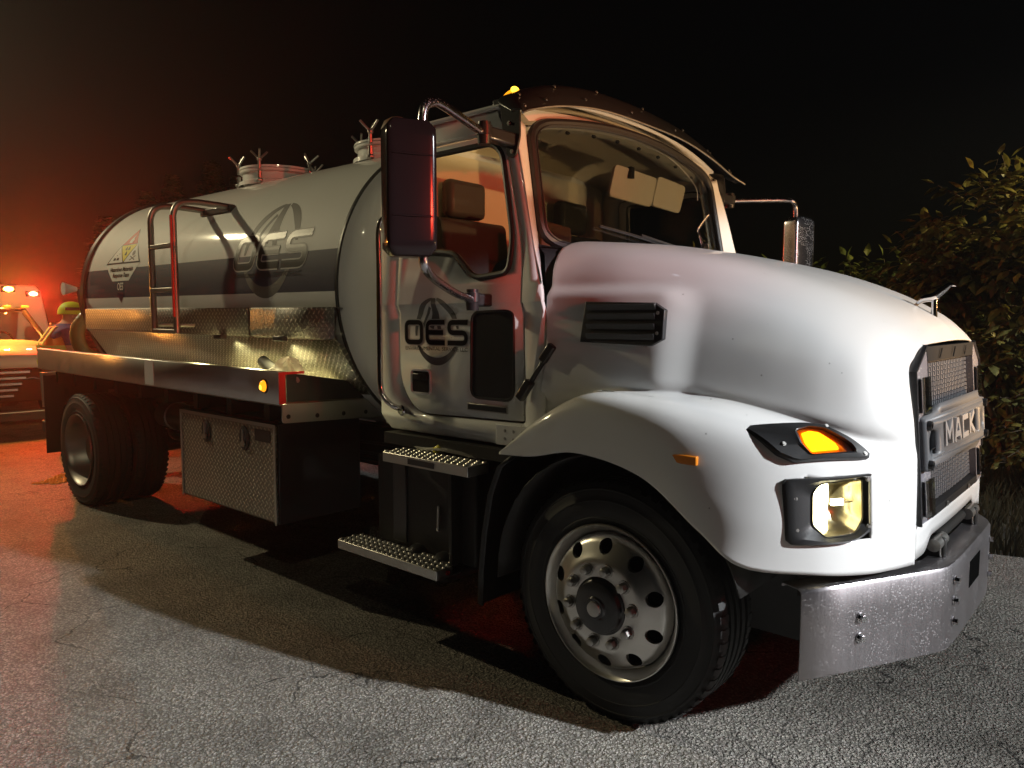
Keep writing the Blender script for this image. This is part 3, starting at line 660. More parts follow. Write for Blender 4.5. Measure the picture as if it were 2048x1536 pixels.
# ---- tool box
tb = empty('tool_box'); tb.parent = T
MB().box(-3.40, -2.215, -1.130, -.56, .372, .955).build('box_body', 'satin', tb, .004)
MB().box(-3.392, -2.225, -1.146, -1.1305, .385, .945).build('box_door', 'plate', tb, .004)
fr_ = MB()
for a in ((-3.40, -3.385, .372, .955), (-2.235, -2.215, .372, .955), (-3.385, -2.235, .935, .955)):
    fr_.box(a[0], a[1], -1.152, -1.1465, a[2], a[3])
fr_.build('door_trim', 'alu', tb)
for x in (-3.04, -2.56):
    h = empty('paddle_latch'); h.parent = tb
    MB().prism([(x+.055*math.cos(t), .845+.075*math.sin(t)) for t in [2*math.pi*k/24 for k in range(24)]], lambda u, v, d: Vector((u, d, v)), -1.1465, -1.153).build('bezel', 'satin', h, .002)
    MB().prism([(x-.006, .90), (x+.006, .90), (x+.008, .83), (x+.028, .815), (x+.018, .795), (x-.018, .795), (x-.028, .815), (x-.008, .83)], lambda u, v, d: Vector((u, d, v)), -1.1535, -1.163).build('paddle', 'steel', h)
MB().box(-2.44, -2.27, -1.1485, -1.1467, .845, .915).build('maker_plate', 'satin', tb)
MB().box(-3.36, -2.25, -1.10, -.6, .957, .972).build('box_top', 'frame', tb)

# ---- steps and battery box
bb = empty('step_assembly'); bb.parent = T
def step(x0, x1, z0, z1, y0, y1):
    st = empty('step'); st.parent = bb
    MB().box(x0, x1, y0, y1, z0, z1-.003).build('step_frame', 'alu', st, .003)
    mb = MB(); nx = int((x1-x0)/.036); nz = 4
    for i in range(nx):
        for j in range(nz):
            cx = x0+(i+.5)*(x1-x0)/nx + (.009 if j % 2 else -.009); cyy = y0+(j+.5)*(y1-y0)/nz
            mb.lathe([(0, .0125), (.006, .0085), (.0065, .006), (.001, .004)], (cx, cyy, z1-.003), 'Z', 8)
    mb.build('tread_buttons', 'alu', st, kind='stuff')
    return st
st = step(-1.245, -.67, .872, .922, -1.155, -1.02)
MB().box(-1.06, -.88, -1.1575, -1.1555, .882, .908).build('step_label', 'satin', st)
st = step(-1.625, -.87, .365, .415, -1.155, -1.0)
MB().tube([(-.868, -1.09, .39), (-.862, -1.09, .39)], .012, 10).build('step_reflector', 'red_off', st)
MB().box(-1.50, -.78, -.99, -.5, .40, .86).build('battery_box', 'frame', bb, .015)
MB().box(-1.36, -1.26, -1.0, -.98, .43, .84).build('bracket', 'satin', bb, .004)
MB().box(-.89, -.87, -1.06, -.98, .37, .87).build('bracket', 'frame', bb, .004)
MB().tube([(-1.02, -1.0, .66), (-1.02, -1.005, .54)], .008, 8).build('draw_latch', 'steel', bb)
for x in (-1.17, -.98):
    MB().lathe([(0, .0), (.01, .05), (.05, .075), (.3, .075)], (x, -1.06, .37), 'Y', 20, 1).build('air_tank', 'satin', bb)
MB().box(-1.40, -.55, -1.02, -.40, .93, .985).build('under_cab_beam', 'frame', bb)
MB().tube(cr([(-1.25, -1.0, .945), (-1.1, -1.02, .93), (-.95, -1.03, .945), (-.75, -1.01, .93)], 20), .009, 7).build('cable', 'steel', bb)
MB().add([(-1.03, -1.035, .94), (-.985, -1.035, .965), (-.955, -1.035, .945), (-1.0, -1.035, .915)], [(0, 1, 2, 3)]).build('yellow_tag', 'ink_yellow', bb, solid=.002)

# ---- hood and fenders (one smooth moulding)
HOOD = [
 [(.928, 0, 1.475), (.885, 0, 1.535), (.82, 0, 1.585), (.68, 0, 1.66), (.50, 0, 1.735), (.25, 0, 1.81), (-.1, 0, 1.885), (-.47, 0, 1.925)],
 [(.920, -.24, 1.470), (.874, -.25, 1.53), (.81, -.27, 1.58), (.67, -.30, 1.655), (.49, -.33, 1.73), (.25, -.37, 1.803), (-.1, -.41, 1.878), (-.47, -.45, 1.918)],
 [(.904, -.437, 1.458), (.85, -.47, 1.512), (.78, -.50, 1.56), (.65, -.545, 1.635), (.47, -.60, 1.705), (.23, -.66, 1.778), (-.1, -.71, 1.842), (-.45, -.74, 1.882)],
 [(.895, -.51, 1.418), (.858, -.580, 1.45), (.795, -.640, 1.485), (.66, -.705, 1.545), (.465, -.755, 1.608), (.22, -.80, 1.68), (-.08, -.845, 1.75), (-.42, -.875, 1.79)],
 [(.895, -.574, 1.366), (.862, -.675, 1.372), (.80, -.745, 1.388), (.66, -.808, 1.425), (.45, -.848, 1.468), (.20, -.88, 1.525), (-.08, -.915, 1.58), (-.385, -.938, 1.62)],
 [(.92, -.585, 1.205), (.88, -.71, 1.205), (.81, -.790, 1.215), (.66, -.862, 1.25), (.44, -.905, 1.295), (.20, -.935, 1.33), (-.07, -.952, 1.345), (-.375, -.962, 1.36)],
 [(.928, -.585, 1.12), (.885, -.70, 1.13), (.815, -.795, 1.145), (.665, -.878, 1.19), (.45, -.926, 1.25), (.20, -.955, 1.27), (-.07, -.965, 1.25), (-.375, -.968, 1.18)]]
FEND = [
 [(.928, -.585, 1.125), (.88, -.688, 1.135), (.81, -.776, 1.15), (.70, -.848, 1.185), (.56, -.898, 1.225), (.38, -.932, 1.262), (.17, -.950, 1.277), (-.09, -.960, 1.272), (-.30, -.965, 1.17), (-.47, -.97, 1.02)],
 [(.935, -.585, 1.085), (.89, -.71, 1.095), (.825, -.82, 1.112), (.715, -.92, 1.145), (.57, -.99, 1.185), (.385, -1.04, 1.23), (.175, -1.075, 1.26), (-.09, -1.08, 1.268), (-.31, -1.08, 1.165), (-.485, -1.08, 1.02)],
 [(.938, -.585, 1.03), (.895, -.72, 1.035), (.83, -.84, 1.045), (.72, -.962, 1.07), (.575, -1.05, 1.105), (.39, -1.102, 1.155), (.18, -1.128, 1.205), (-.09, -1.133, 1.228), (-.32, -1.133, 1.13), (-.495, -1.13, 1.01)],
 [(.94, -.58, .90), (.90, -.72, .90), (.84, -.85, .90), (.735, -.985, .897), (.58, -1.085, .905), (.40, -1.128, .985), (.18, -1.14, 1.085), (-.10, -1.142, 1.125), (-.325, -1.14, 1.06), (-.503, -1.135, 1.0)],
 [(.941, -.576, .703), (.90, -.70, .705), (.845, -.83, .71), (.74, -.97, .72), (.545, -1.105, .738), (.40, -1.133, .84), (.18, -1.14, .993), (-.10, -1.142, 1.045), (-.325, -1.14, 1.005), (-.505, -1.135, .992)]]
HC = Vector((.764, -.95, .945)); HN = Vector((.74, -.67, .06)).normalized(); HE1 = Vector((.67, .74, 0)).normalized(); HE2 = HE1.cross(HN).normalized()
if HE2.z < 0: HE2 = -HE2
def lamp_local(p, s):
    q = Vector((p.x, p.y*(-s), p.z)) - HC; return q.dot(HE1), q.dot(HE2), q.dot(HN)
def lamp_pt(e1, e2, d, s):
    q = HC + HE1*e1 + HE2*e2 + HN*(d - .036*(e1/.16)**2); return Vector((q.x, q.y*(-s), q.z))
NET = []
XS = [.88, .81, .70, .56, .38, .17, -.09, -.30]
for row in HOOD[:6]:
    dn = cr(row, 300); pts = [dn[0]]
    for x in XS: pts.append(min(dn, key=lambda p: abs(p.x-x)))
    NET.append(pts + [dn[-1]])
NET += FEND
def hood_rows():
    rows = patch(NET, 120, 130)
    for r in rows:
        for p in r:    # raised side panel that carries the vent
            p.y -= .034*sstep(.27, .11, p.x)*sstep(1.70, 1.645, p.z)*sstep(.80, .86, abs(p.y))*sstep(1.2, 1.27, p.z)*sstep(1.03, .99, abs(p.y))
    return rows
hood = empty('hood'); hood.parent = T
rows = hood_rows(); full = []
for r in rows[::-1]: full.append([Vector((p.x, -p.y, p.z)) for p in r])
full = full[:-1] + rows
fm = MB().grid(full); keep = []
for fc in fm.f:
    c = sum((fm.v[i] for i in fc), Vector())/4; hit = False
    for s in (-1, 1):
        e1, e2, d = lamp_local(c, s)
        if -.090 < e1 < .166 and -.112 < e2 < .092 and abs(d) < .08 and c.y*s > 0: hit = True
    if not hit: keep.append(fc)
fm.f = keep
fm.build('hood_shell', 'white', hood, smooth=60, solid=.009)
for s in (-1, 1):
    # wheel well liner and rear splash flap
    arc = [(-.56*math.cos(a), .47+.575*math.sin(a)) for a in [math.pi*(k/18)*.93 - .05 for k in range(19)]]
    MB().grid([[(x, s*y, z) for x, z in arc] for y in (.55, 1.085)]).build('wheel_liner', 'frame', hood, solid=.006)
    MB().grid([[(-.9+.0*k, s*.54, .3), (.6, s*.54, .3)] if k == 0 else [(-.9, s*.54, 1.1), (.6, s*.54, 1.1)] for k in (0, 1)]).build('inner_liner', 'frame', hood, solid=.006)
    fl = [(-.47, .985), (-.545, .93), (-.60, .80), (-.635, .62), (-.655, .45), (-.66, .30)]
    rows = [[(x, s*y, z) for x, z in fl] for y in (.70, 1.08, 1.105)]; rows.append([(x+.03, s*1.105, z) for x, z in fl])
    MB().grid(rows).build('splash_flap', 'black', hood, solid=.008)
    # black louvred vent on the raised panel
    vt = empty('side_vent'); vt.parent = hood
    def vy(x, z, d): return Vector((x, s*(.974 + d + .055*(1.54-z)), z))
    out = [(-.205, 1.462), (.115, 1.452), (.168, 1.478), (.172, 1.585), (.125, 1.613), (-.185, 1.622)]
    MB().prism(out, lambda u, v, d: vy(u, v, d), -.02, .006).build('vent_frame', 'black', vt, .003)
    for z in (1.487, 1.525, 1.563, 1.598):
        MB().add([vy(x, zz, d) for x in (-.17, .135) for zz, d in ((z-.012, .009), (z+.010, .021), (z+.012, .008))], [(0, 1, 4, 3), (1, 2, 5, 4), (0, 2, 1), (3, 4, 5)]).build('louvre', 'satin', vt)
    for z in (1.500, 1.575):
        hexbolt(MB(), vy(.145, z, .007), (0, s, 0), .005, .004).build('screw', 'steel', vt)
    # rubber hood latch
    lt = empty('hood_latch'); lt.parent = hood
    A, B = Vector((-.333, s*.985, 1.447)), Vector((-.497, s*1.0, 1.215))
    def seg(t0, t1, wd, dp):
        d = (B-A).normalized(); nrm = Vector((0, s, 0)); sd = d.cross(nrm).normalized(); a, b = A.lerp(B, t0), A.lerp(B, t1)
        vs = [p + sd*wd*k + nrm*e for p in (a, b) for k in (-1, 1) for e in (-.005, dp)]
        return MB().add(vs, [(0, 1, 3, 2), (4, 6, 7, 5), (0, 4, 5, 1), (2, 3, 7, 6), (0, 2, 6, 4), (1, 5, 7, 3)])
    seg(0, .30, .019, .026).build('catch', 'satin', lt, .006); seg(.28, .72, .008, .016).build('strap', 'satin', lt, .004); seg(.66, 1.0, .019, .03).build('handle', 'satin', lt, .006)
    # amber reflector on the fender side
    MB().box(.272, .392, s*1.10, s*1.1325, 1.058, 1.090).build('side_reflector', 'amber_off', hood, .004)
# chin between the fenders under the grille
def GX(y, z): return .90 + .045*max(0, min(1, (1.45-z)/.6)) + .012*(1-(y/.58)**2)
ch = []
for z in (.84, .80, .76, .715):
    ch.append([(GX(y, .8)-.004 - .02*(.84-z), y, z + (0.05*(1-sstep(.36, .46, abs(y)))*((.84-z)/.125))) for y in [-.575+1.15*k/40 for k in range(41)]])
MB().grid(ch).build('chin_panel', 'white', hood, solid=.01)
# ornament: plain polished post with a leaning teardrop
orn = empty('hood_ornament'); orn.parent = hood
MB().tube([(.842, 0, 1.555), (.842, 0, 1.625), (.846, 0, 1.64)], [.013, .011, .010], 12).build('ornament_post', 'chrome', orn)
MB().tube(cr([(.775, 0, 1.612), (.80, 0, 1.635), (.84, 0, 1.645), (.872, 0, 1.672), (.895, 0, 1.69), (.915, 0, 1.686)], 18), [.004+.013*math.sin(math.pi*min(1, (k+1)/17)) for k in range(18)], 12).build('ornament_body', 'chrome', orn)

# ---- grille
gr = empty('grille'); gr.parent = T
def gp(y, z, d): return Vector((GX(y, z)+d, y, z))
def gprism(poly, d0, d1, name, mat, par=gr, bev=.0, seg=True):
    """polygon in (y,z) following the curved grille face"""
    mb = plate_holes(poly, [], lambda u, v: Vector((u, v, 0)))
    top = [gp(p.x, p.y, d1) for p in mb.v]; bot = [gp(p.x, p.y, d0) for p in mb.v]; n = len(mb.v); m2 = MB()
    m2.add(top+bot, mb.f + [tuple(n+i for i in f)[::-1] for f in mb.f] + [(i, (i+1) % len(poly), n+(i+1) % len(poly), n+i) for i in range(len(poly))])
    return m2.build(name, mat, par, bev, smooth=30)
gprism([(-.567, .838), (.567, .838), (.567, 1.366), (.43, 1.456), (-.43, 1.456), (-.567, 1.366)], -.09, -.06, 'backing', 'gap')
for s in (-1, 1):
    def m(poly): return [(s*y, z) for y, z in poly]
    # shoulder panel with recessed clear lamps
    gprism(m([(.405, 1.43), (.43, 1.452), (.562, 1.366), (.562, 1.20), (.42, 1.185)]), -.03, .004, 'shoulder_panel', 'panel_spk')
    gprism(m([(.42, 1.02), (.562, 1.02), (.562, .838), (.41, .838)]), -.03, .004, 'shoulder_panel', 'panel_spk')
    gprism(m([(.535, 1.02), (.562, 1.02), (.562, 1.20), (.535, 1.20)]), -.03, .002, 'shoulder_panel', 'panel_spk')
    gprism(m([(.562, .836), (.572, .836), (.572, 1.372), (.432, 1.462), (.426, 1.454), (.562, 1.368)]), -.03, .012, 'surround', 'satin')
    for za, zb in ((1.225, 1.345), (.862, .985)):
        p = MB().grid([[gp(s*y, z, -.012 + .03*math.sin(math.pi*(y-.43)/.1)*0 + .028*((y-.48)/.05)**2) for y in [.43+.1*k/8 for k in range(9)]] for z in (za, (za+zb)/2, zb)]).build('lamp_bowl', 'chrome', gr)
        gprism(m([(.428, za-.006), (.532, za-.006), (.532, zb+.006), (.428, zb+.006)]), .018, .021, 'lamp_lens', 'lens')
# mesh panels
def mesh_panel(y0, y1, z0, z1, tag_):
    mb = MB(); nv = 26; nh = 9
    for i in range(nv+1):
        y = y0+(y1-y0)*i/nv
        for j in range(nh):
            off = .25 if i % 2 else 0
            za, zb = z0+(z1-z0)*(j+.10+off*.5)/nh, z0+(z1-z0)*(j+.86+off*.5)/nh
            zb = min(zb, z1); d = -.030
            mb.add([gp(y-.0075, za, d), gp(y+.0075, za, d), gp(y+.0075, zb, d), gp(y-.0075, zb, d), gp(y-.005, za, d+.008), gp(y+.005, za, d+.008), gp(y+.005, zb, d+.008), gp(y-.005, zb, d+.008)],
                   [(4, 5, 6, 7), (0, 4, 7, 3), (1, 2, 6, 5), (0, 1, 5, 4), (3, 7, 6, 2)])
    for j in range(nh+1):
        z = z0+(z1-z0)*j/nh
        for i in range(22):
            ya, yb = y0+(y1-y0)*i/22, y0+(y1-y0)*(i+1)/22
            mb.add([gp(ya, z-.002, -.034), gp(yb, z-.002, -.034), gp(yb, z+.002, -.034), gp(ya, z+.002, -.034)], [(0, 1, 2, 3)])
    return mb.build('mesh_panel', 'mesh' if tag_ else 'mesh', gr, smooth=0, kind='stuff')
M['mesh'] = mk('mesh_metal', (0.30, 0.30, 0.32), 0.38, metal=0.55)
mesh_panel(-.40, .40, 1.225, 1.392, True); mesh_panel(-.40, .40, .872, 1.018, False)
gprism([(-.40, 1.40), (.40, 1.40), (.425, 1.454), (-.425, 1.454)], -.03, .006, 'top_bar', 'black')
for y in (-.22, 0, .22):
    gprism([(y-.03, 1.408), (y-.022, 1.408), (y+.022, 1.446), (y+.014, 1.446)], .006, .010, 'top_bar_rib', 'satin')
gprism([(-.415, .838), (.415, .838), (.40, .868), (-.40, .868)], -.03, .006, 'lower_bar', 'black')
for y in (-.2, .2): hexbolt(MB(), gp(y, .853, .006), (1, 0, 0), .008, .005).build('screw', 'steel', gr)
# grey centre bracket with its window and badge letters
br = empty('centre_bracket'); br.parent = gr
outer = rounded([(-.53, 1.022), (-.36, 1.035), (.36, 1.035), (.53, 1.022), (.53, 1.205), (.36, 1.215), (-.36, 1.215), (-.53, 1.205)], .012, 3)
hole = rounded([(-.335, 1.068), (.335, 1.068), (.335, 1.182), (-.335, 1.182)], .012, 3)
side = [rounded([(s*.39, 1.07), (s*.47, 1.058), (s*.505, 1.09), (s*.505, 1.135), (s*.47, 1.168), (s*.39, 1.155)][::s], .012, 3) for s in (-1, 1)]
pl = plate_holes(outer, [hole]+side, lambda u, v: gp(u, v, .026 + .006*sstep(.5, .3, abs(u))), ())
pl.build('bracket_face', 'grey', br, solid=.035, smooth=30, soff=-1.0)
for s in (-1, 1):
    gprism([(s*.385, 1.065), (s*.51, 1.05), (s*.51, 1.175), (s*.385, 1.16)], -.02, -.004, 'bracket_pocket', 'grey', br)
    for z in (1.045, 1.183):
        MB().lathe([(.028, .018), (.040, .016), (.040, .009), (.032, .008), (.032, 0)], (GX(.515, z), s*.512, z), 'X', 16).build('bracket_bolt', 'satin', br)
mesh_panel(-.335, .335, 1.068, 1.182, False)
GL = {'M': [[(.08, 0), (.08, 1), (.5, .38), (.92, 1), (.92, 0)]], 'A': [[(.06, 0), (.40, .91), (.60, .91), (.94, 0)], [(.22, .30), (.78, .30)]],
      'C': [[(.96, .92), (.10, .92), (.10, .08), (.96, .08)]], 'K': [[(.10, 0), (.10, 1)], [(.92, 1), (.22, .5), (.92, 0)]]}
for i, ch_ in enumerate('MACK'):
    y0 = -.275 + i*.142; mb = MB()
    for pth in GL[ch_]:
        vs, fs = stroke([Vector((y0 + u*.118, 1.083 + .084*v)) for u, v in pth], .021); n = len(vs)
        ed_ = [(k, k+1) for k in range(n//2-1)] + [(n//2-1, n-1)] + [(n-1-k, n-2-k) for k in range(n//2-1)] + [(n//2, 0)]
        mb.add([gp(p.x, p.y, .026) for p in vs] + [gp(p.x, p.y, .002) for p in vs], fs + [(p, q, q+n, p+n) for p, q in ed_])
    mb.build('badge_letter', mk('badge_silver', (0.62, 0.62, 0.64), 0.30, metal=0.6) if i == 0 else bpy.data.materials['badge_silver'], br, smooth=20)

# ---- bumper
bp_ = empty('bumper'); bp_.parent = T
plan = [(.71, -1.0), (.80, -.835), (.90, -.645), (.975, -.50), (1.004, -.445), (1.018, -.40), (1.024, -.33), (1.026, -.2), (1.026, 0)]
plan = plan + [(x, -y) for x, y in plan[::-1][1:]]
sec = [(-.10, .655), (-.098, .668), (-.02, .672), (-.006, .667), (0, .655), (.001, .56), (.001, .45), (0, .362), (-.006, .358)]
rows = []
for i, (x, y) in enumerate(plan):
    a = Vector(plan[max(0, i-1)]); b = Vector(plan[min(len(plan)-1, i+1)]); t = (b-a).normalized(); nr = Vector((t.y, -t.x))
    rows.append([(x+nr.x*d, y+nr.y*d, z) for d, z in sec])
MB().grid(rows).build('bumper_beam', 'bumper', bp_, solid=.006, smooth=35)
proto = None
def bolt_at(c, ax):
    o = hexbolt(MB(), (0, 0, 0), ax, .0125, .017).build('bumper_bolt', 'chrome', bp_); o.location = c
for s in (-1, 1):
    for z in (.607, .53, .453): bolt_at((1.024, s*.345, z), (1, 0, 0))
    for z in (.545, .475): bolt_at((.8305, s*.781, z), (.885, s*.466, 0))
MB().box(1.0, 1.0285, -.085, .115, .505, .61).build('tow_opening_shade', 'gap', bp_, .0)  # solid black block, the darkness of the hole put into its colour
for s in (-1, 1):
    q = empty('tow_lug'); q.parent = bp_
    MB().box(.90, .985, s*.30-.012, s*.30+.012, .66, .745).build('lug_plate', 'frame', q, .01)
    MB().tube([(.955, s*.30-.07, .725), (.955, s*.30+.07, .725)], .024, 14).build('pin', 'steel', q)
    MB().tube([(.97+.0*k, s*.30+.035*math.cos(2*math.pi*k/16), .672+.03+.03*math.sin(2*math.pi*k/16)) for k in range(16)], .0035, 6, closed=True).build('wire_ring', 'steel', q)
MB().tube([(.93, -.25, .72), (.93, .25, .72)], .022, 12).build('cross_tube', 'frame', bp_)
MB().box(.55, .90, -.6, .6, .50, .60).build('bumper_mount', 'frame', bp_)
MB().tube(cr([(.86, -.52, .70), (.87, -.55, .64), (.84, -.60, .60), (.82, -.62, .56)], 12), .006, 6).build('cable', 'black', bp_)

# ---- cab
cab = empty('cab'); cab.parent = T
def WS(u, v):
    c = 1-u*u
    return Vector((-.50-.093*v + c*(.085-.065*v), u*(.865-.02*v), 1.885+.52*v + c*(-.03+.125*v)))
OUT = [(-1.46, 1.07), (-1.385, 1.0), (-.385, 1.0), (-.385, 1.66), (-.425, 1.79), (-.55, 2.25), (-.61, 2.42), (-.66, 2.475), (-1.40, 2.475), (-1.46, 2.42)]
OUTR = rounded(OUT, [.01, .01, .01, .03, .1, .02, .05, .05, .05, .05], 4)
DOOR = rounded([(-1.312, 1.24), (-1.305, 2.36), (-.71, 2.365), (-.615, 2.30), (-.492, 1.84), (-.486, 1.105), (-1.19, 1.088)], [.12, .06, .08, .06, .1, .02, .1], 5)
WIN = rounded([(-1.25, 1.866), (-1.245, 2.325), (-.70, 2.325), (-.632, 2.27), (-.548, 1.90), (-.565, 1.745), (-.775, 1.728), (-.855, 1.80), (-.90, 1.842), (-1.0, 1.86)], [.04, .04, .05, .05, .06, .05, .05, .05, .05, .05], 4)
def shrink(poly, d):
    c = Vector((sum(p[0] for p in poly)/len(poly), sum(p[1] for p in poly)/len(poly))); n = len(poly); out = []
    for i in range(n):
        a, b, e = Vector(poly[i-1]), Vector(poly[i]), Vector(poly[(i+1) % n]); t = (e-a).normalized(); nr = Vector((-t.y, t.x))
        if (c-b).dot(nr) < 0: nr = -nr
        out.append(tuple(b+nr*d))
    return out
for s in (-1, 1):
    sm = lambda off: (lambda u, v: Vector((u, s*(side_y(v)+off), v)))
    cp = plate_holes(OUTR, [DOOR], sm(0), CUTS)
    cp.build('cab_side', 'white', cab, solid=.02, smooth=25, fix=True, soff=-1 if True else 1)
    dr = empty('door'); dr.parent = T
    plate_holes(shrink(DOOR, .010), [WIN], sm(.002), CUTS).build('door_panel', 'white', dr, solid=.02, smooth=25)
    # window: rubber seal, pane, vertical division bar
    MB().tube([(u, s*(side_y(v)+.002), v) for u, v in shrink(WIN, .006)], .014, 8, closed=True).build('window_seal', 'seal', dr)
    plate_holes(shrink(WIN, .004), [], lambda u, v: Vector((u, s*(side_y(v)-.012), v)), CUTS).build('window_pane', 'glass', dr, smooth=0)
    # lower look-out window, handle pocket, plate
    lw = rounded([(-.805, 1.20), (-.548, 1.20), (-.548, 1.592), (-.80, 1.585)], .05)
    MB().prism(lw, lambda u, v, d: Vector((u, s*(.990+d), v)), -.01, .004).build('lookout_pane', 'satin', dr)
    MB().tube([(u, s*.993, v) for u, v in lw], .007, 6, closed=True).build('lookout_seal', 'seal', dr)
    hp = rounded([(-1.215, 1.195), (-1.08, 1.195), (-1.08, 1.308), (-1.215, 1.308)], .022)
    MB().prism(hp, lambda u, v, d: Vector((u, s*(.990+d), v)), -.005, .003).build('handle_pocket', 'satin', dr, .001)
    MB().tube([(u, s*.993, v) for u, v in hp], .006, 6, closed=True).build('handle_rim', 'white_clean', dr)
    MB().box(-1.20, -1.095, s*.993, s*1.003, 1.262, 1.292).build('door_handle', 'black', dr, .004)
    MB().box(-.828, -.583, s*.988, s*.996, 1.140, 1.172).build('name_plate', 'steel', dr, .001)
    MB().box(-.822, -.589, s*.996, s*.9975, 1.145, 1.167).build('name_plate_face', 'satin', dr)
    # pillar skin from the side panel to the windscreen
    fr_e = cr([(-.385, 0, 1.70), (-.405, 0, 1.755), (-.43, 0, 1.82), (-.475, 0, 1.98), (-.51, 0, 2.12), (-.55, 0, 2.26), (-.585, 0, 2.36), (-.60, 0, 2.42)], 24)
    A_ = [Vector((p.x, s*side_y(p.z), p.z)) for p in fr_e]
    B_ = []
    for i in range(24):
        v = -.16+1.14*i/23; q = WS(1.0, v); B_.append(Vector((q.x-.004, s*(abs(q.y)+.018), q.z)))
    mid = [(a*.45+b*.55) + Vector((.018, s*.022, 0)) for a, b in zip(A_, B_)]; m1 = [(a*.85+b*.15) + Vector((.010, s*.010, 0)) for a, b in zip(A_, B_)]
    MB().grid(patch([A_, m1, mid, B_], 24, 10)).build('pillar', 'white', cab, solid=.012, smooth=50)
    # inner trim of the pillar
    MB().grid([[p+Vector((-.05, -s*.035, 0)) for p in A_], [p+Vector((-.05, -s*.05, 0)) for p in B_]]).build('pillar_trim', 'tan', cab, solid=.01)
    # chrome grab bar on the rear quarter
    MB().tube(cr([(-1.30, s*1.0, 2.055), (-1.335, s*1.04, 2.05), (-1.368, s*1.06, 2.0), (-1.372, s*1.06, 1.8), (-1.375, s*1.06, 1.4), (-1.372, s*1.06, 1.22), (-1.345, s*1.055, 1.16), (-1.30, s*1.03, 1.12), (-1.29, s*.99, 1.11)], 40), .014, 10).build('grab_bar', 'chrome', cab)
    MB().lathe([(0, .028), (.012, .028), (.02, .02)], (-1.29, s*.985, 1.10), 'Y', 14, s).build('bar_foot', 'chrome', cab)
    # lower step skirt plate beside the fender
    MB().box(-.655, -.46, s*.970, s*.992, 1.0, 1.092).build('skirt_plate', 'white_clean', cab, .003)
    for i in range(3):
        for j in range(2): hexbolt(MB(), (-.60+.05*i, s*.992, 1.03+.035*j), (0, s, 0), .005, .003).build('rivet', 'steel', cab)
# roof
rows = []
for i in range(15):
    x = -1.47 + (.86)*i/14
    rows.append([Vector((x, y, 2.470 + (.055+.145*sstep(-.46, -.80, x)*sstep(-1.52, -1.30, x)*1.0)*(1-abs(y/.95)**2.6))) for y in [-.95+1.9*k/28 for k in range(29)]])
MB().grid(rows).build('roof', 'white', cab, solid=.015, smooth=50)
MB().grid([[p+Vector((0, 0, -.045)) for p in r] for r in rows]).build('headliner', 'tan', cab, smooth=50)
for s in (-1, 1):
    MB().tube([(-1.44, s*.951, 2.468), (-1.2, s*.955, 2.472), (-.66, s*.953, 2.470)], .011, 8).build('drip_rail', 'white', cab)
# header panel above the windscreen, outside and inside
top = [WS(u, 1.0) for u in [-1+2*k/30 for k in range(31)]]
MB().grid([[p+Vector((.002, 0, .012)) for p in top], [Vector((-.61-.01*(1-(p.y/.9)**2), p.y*1.06, 2.455+.08*(1-(p.y/.9)**2))) for p in top]]).build('header', 'white', cab, smooth=50)
MB().grid([[p+Vector((-.03, 0, -.005)) for p in top], [p+Vector((-.10, 0, -.02)) for p in top], [p+Vector((-.22, 0, .03)) for p in top]]).build('header_trim', 'tan', cab, smooth=50)
for k in range(8):
    p = WS(-.85+1.7*k/7, .93); MB().sphere(p+Vector((-.06, 0, .01)), .010, .016, .009, 8, 6).build('trim_clip', 'black', cab)
# rear wall, floor, cowl
MB().box(-1.46, -1.44, -.955, .955, 1.02, 2.49).build('rear_wall', 'white', cab)
MB().box(-1.438, -1.425, -.94, .94, 1.05, 2.45).build('rear_trim', 'tan', cab)
MB().box(-1.44, -.42, -.95, .95, 1.02, 1.06).build('floor', 'interior', cab)
low = [WS(u, -.02) for u in [-1.04+2.08*k/30 for k in range(31)]]
MB().grid([[p+Vector((.0, 0, .0)) for p in low], [p+Vector((.05, 0, -.045)) for p in low], [p+Vector((.06, 0, -.25)) for p in low]]).build('cowl', 'satin', cab, smooth=50)
# windscreen
wp = rounded([(-1, 0), (1, 0), (1, 1), (-1, 1)], .16, 6)
def wpos(u, v, off=0): q = WS(max(-1, min(1, u)), v); return q + Vector((off, 0, 0))
def dens(poly, k):
    out = []
    for i in range(len(poly)):
        a, b = Vector(poly[i]), Vector(poly[(i+1) % len(poly)]); n = max(1, int((b-a).length/k))
        for j in range(n): out.append(tuple(a.lerp(b, j/n)))
    return out
wsd = empty('windscreen'); wsd.parent = T
wpd = dens(wp, .08)
MB().grid([[WS(-.985+1.97*i/24, .015+.97*j/12) for i in range(25)] for j in range(13)]).build('pane', 'glass', wsd)
MB().tube([wpos(u, v, .004) for u, v in wpd], .021, 8, closed=True).build('outer_seal', 'seal', wsd)
for d, r in ((.022, .006), (.030, .004)):
    MB().tube([wpos(u*(1-.022), .5+(v-.5)*.955, d*.6) for u, v in wpd], r, 6, closed=True).build('seal_bead', 'seal', wsd)
# wipers
for y0, y1, va, vb2 in ((-.50, .12, .20, .11), (.10, .62, .10, .05)):
    wv = empty('wiper'); wv.parent = wsd
    a = WS(y0/.86, va)+Vector((.02, 0, 0)); b = WS(y1/.86, vb2)+Vector((.02, 0, 0))
    MB().tube([a.lerp(b, k/8)+Vector((.012*math.sin(math.pi*k/8), 0, 0)) for k in range(9)], .007, 6).build('blade', 'satin', wv)
    MB().tube([a.lerp(b, .5)+Vector((.014, 0, .01)), b+Vector((.03, 0, .0)), b+Vector((.07, .06, -.05))], .008, 6).build('arm', 'satin', wv)
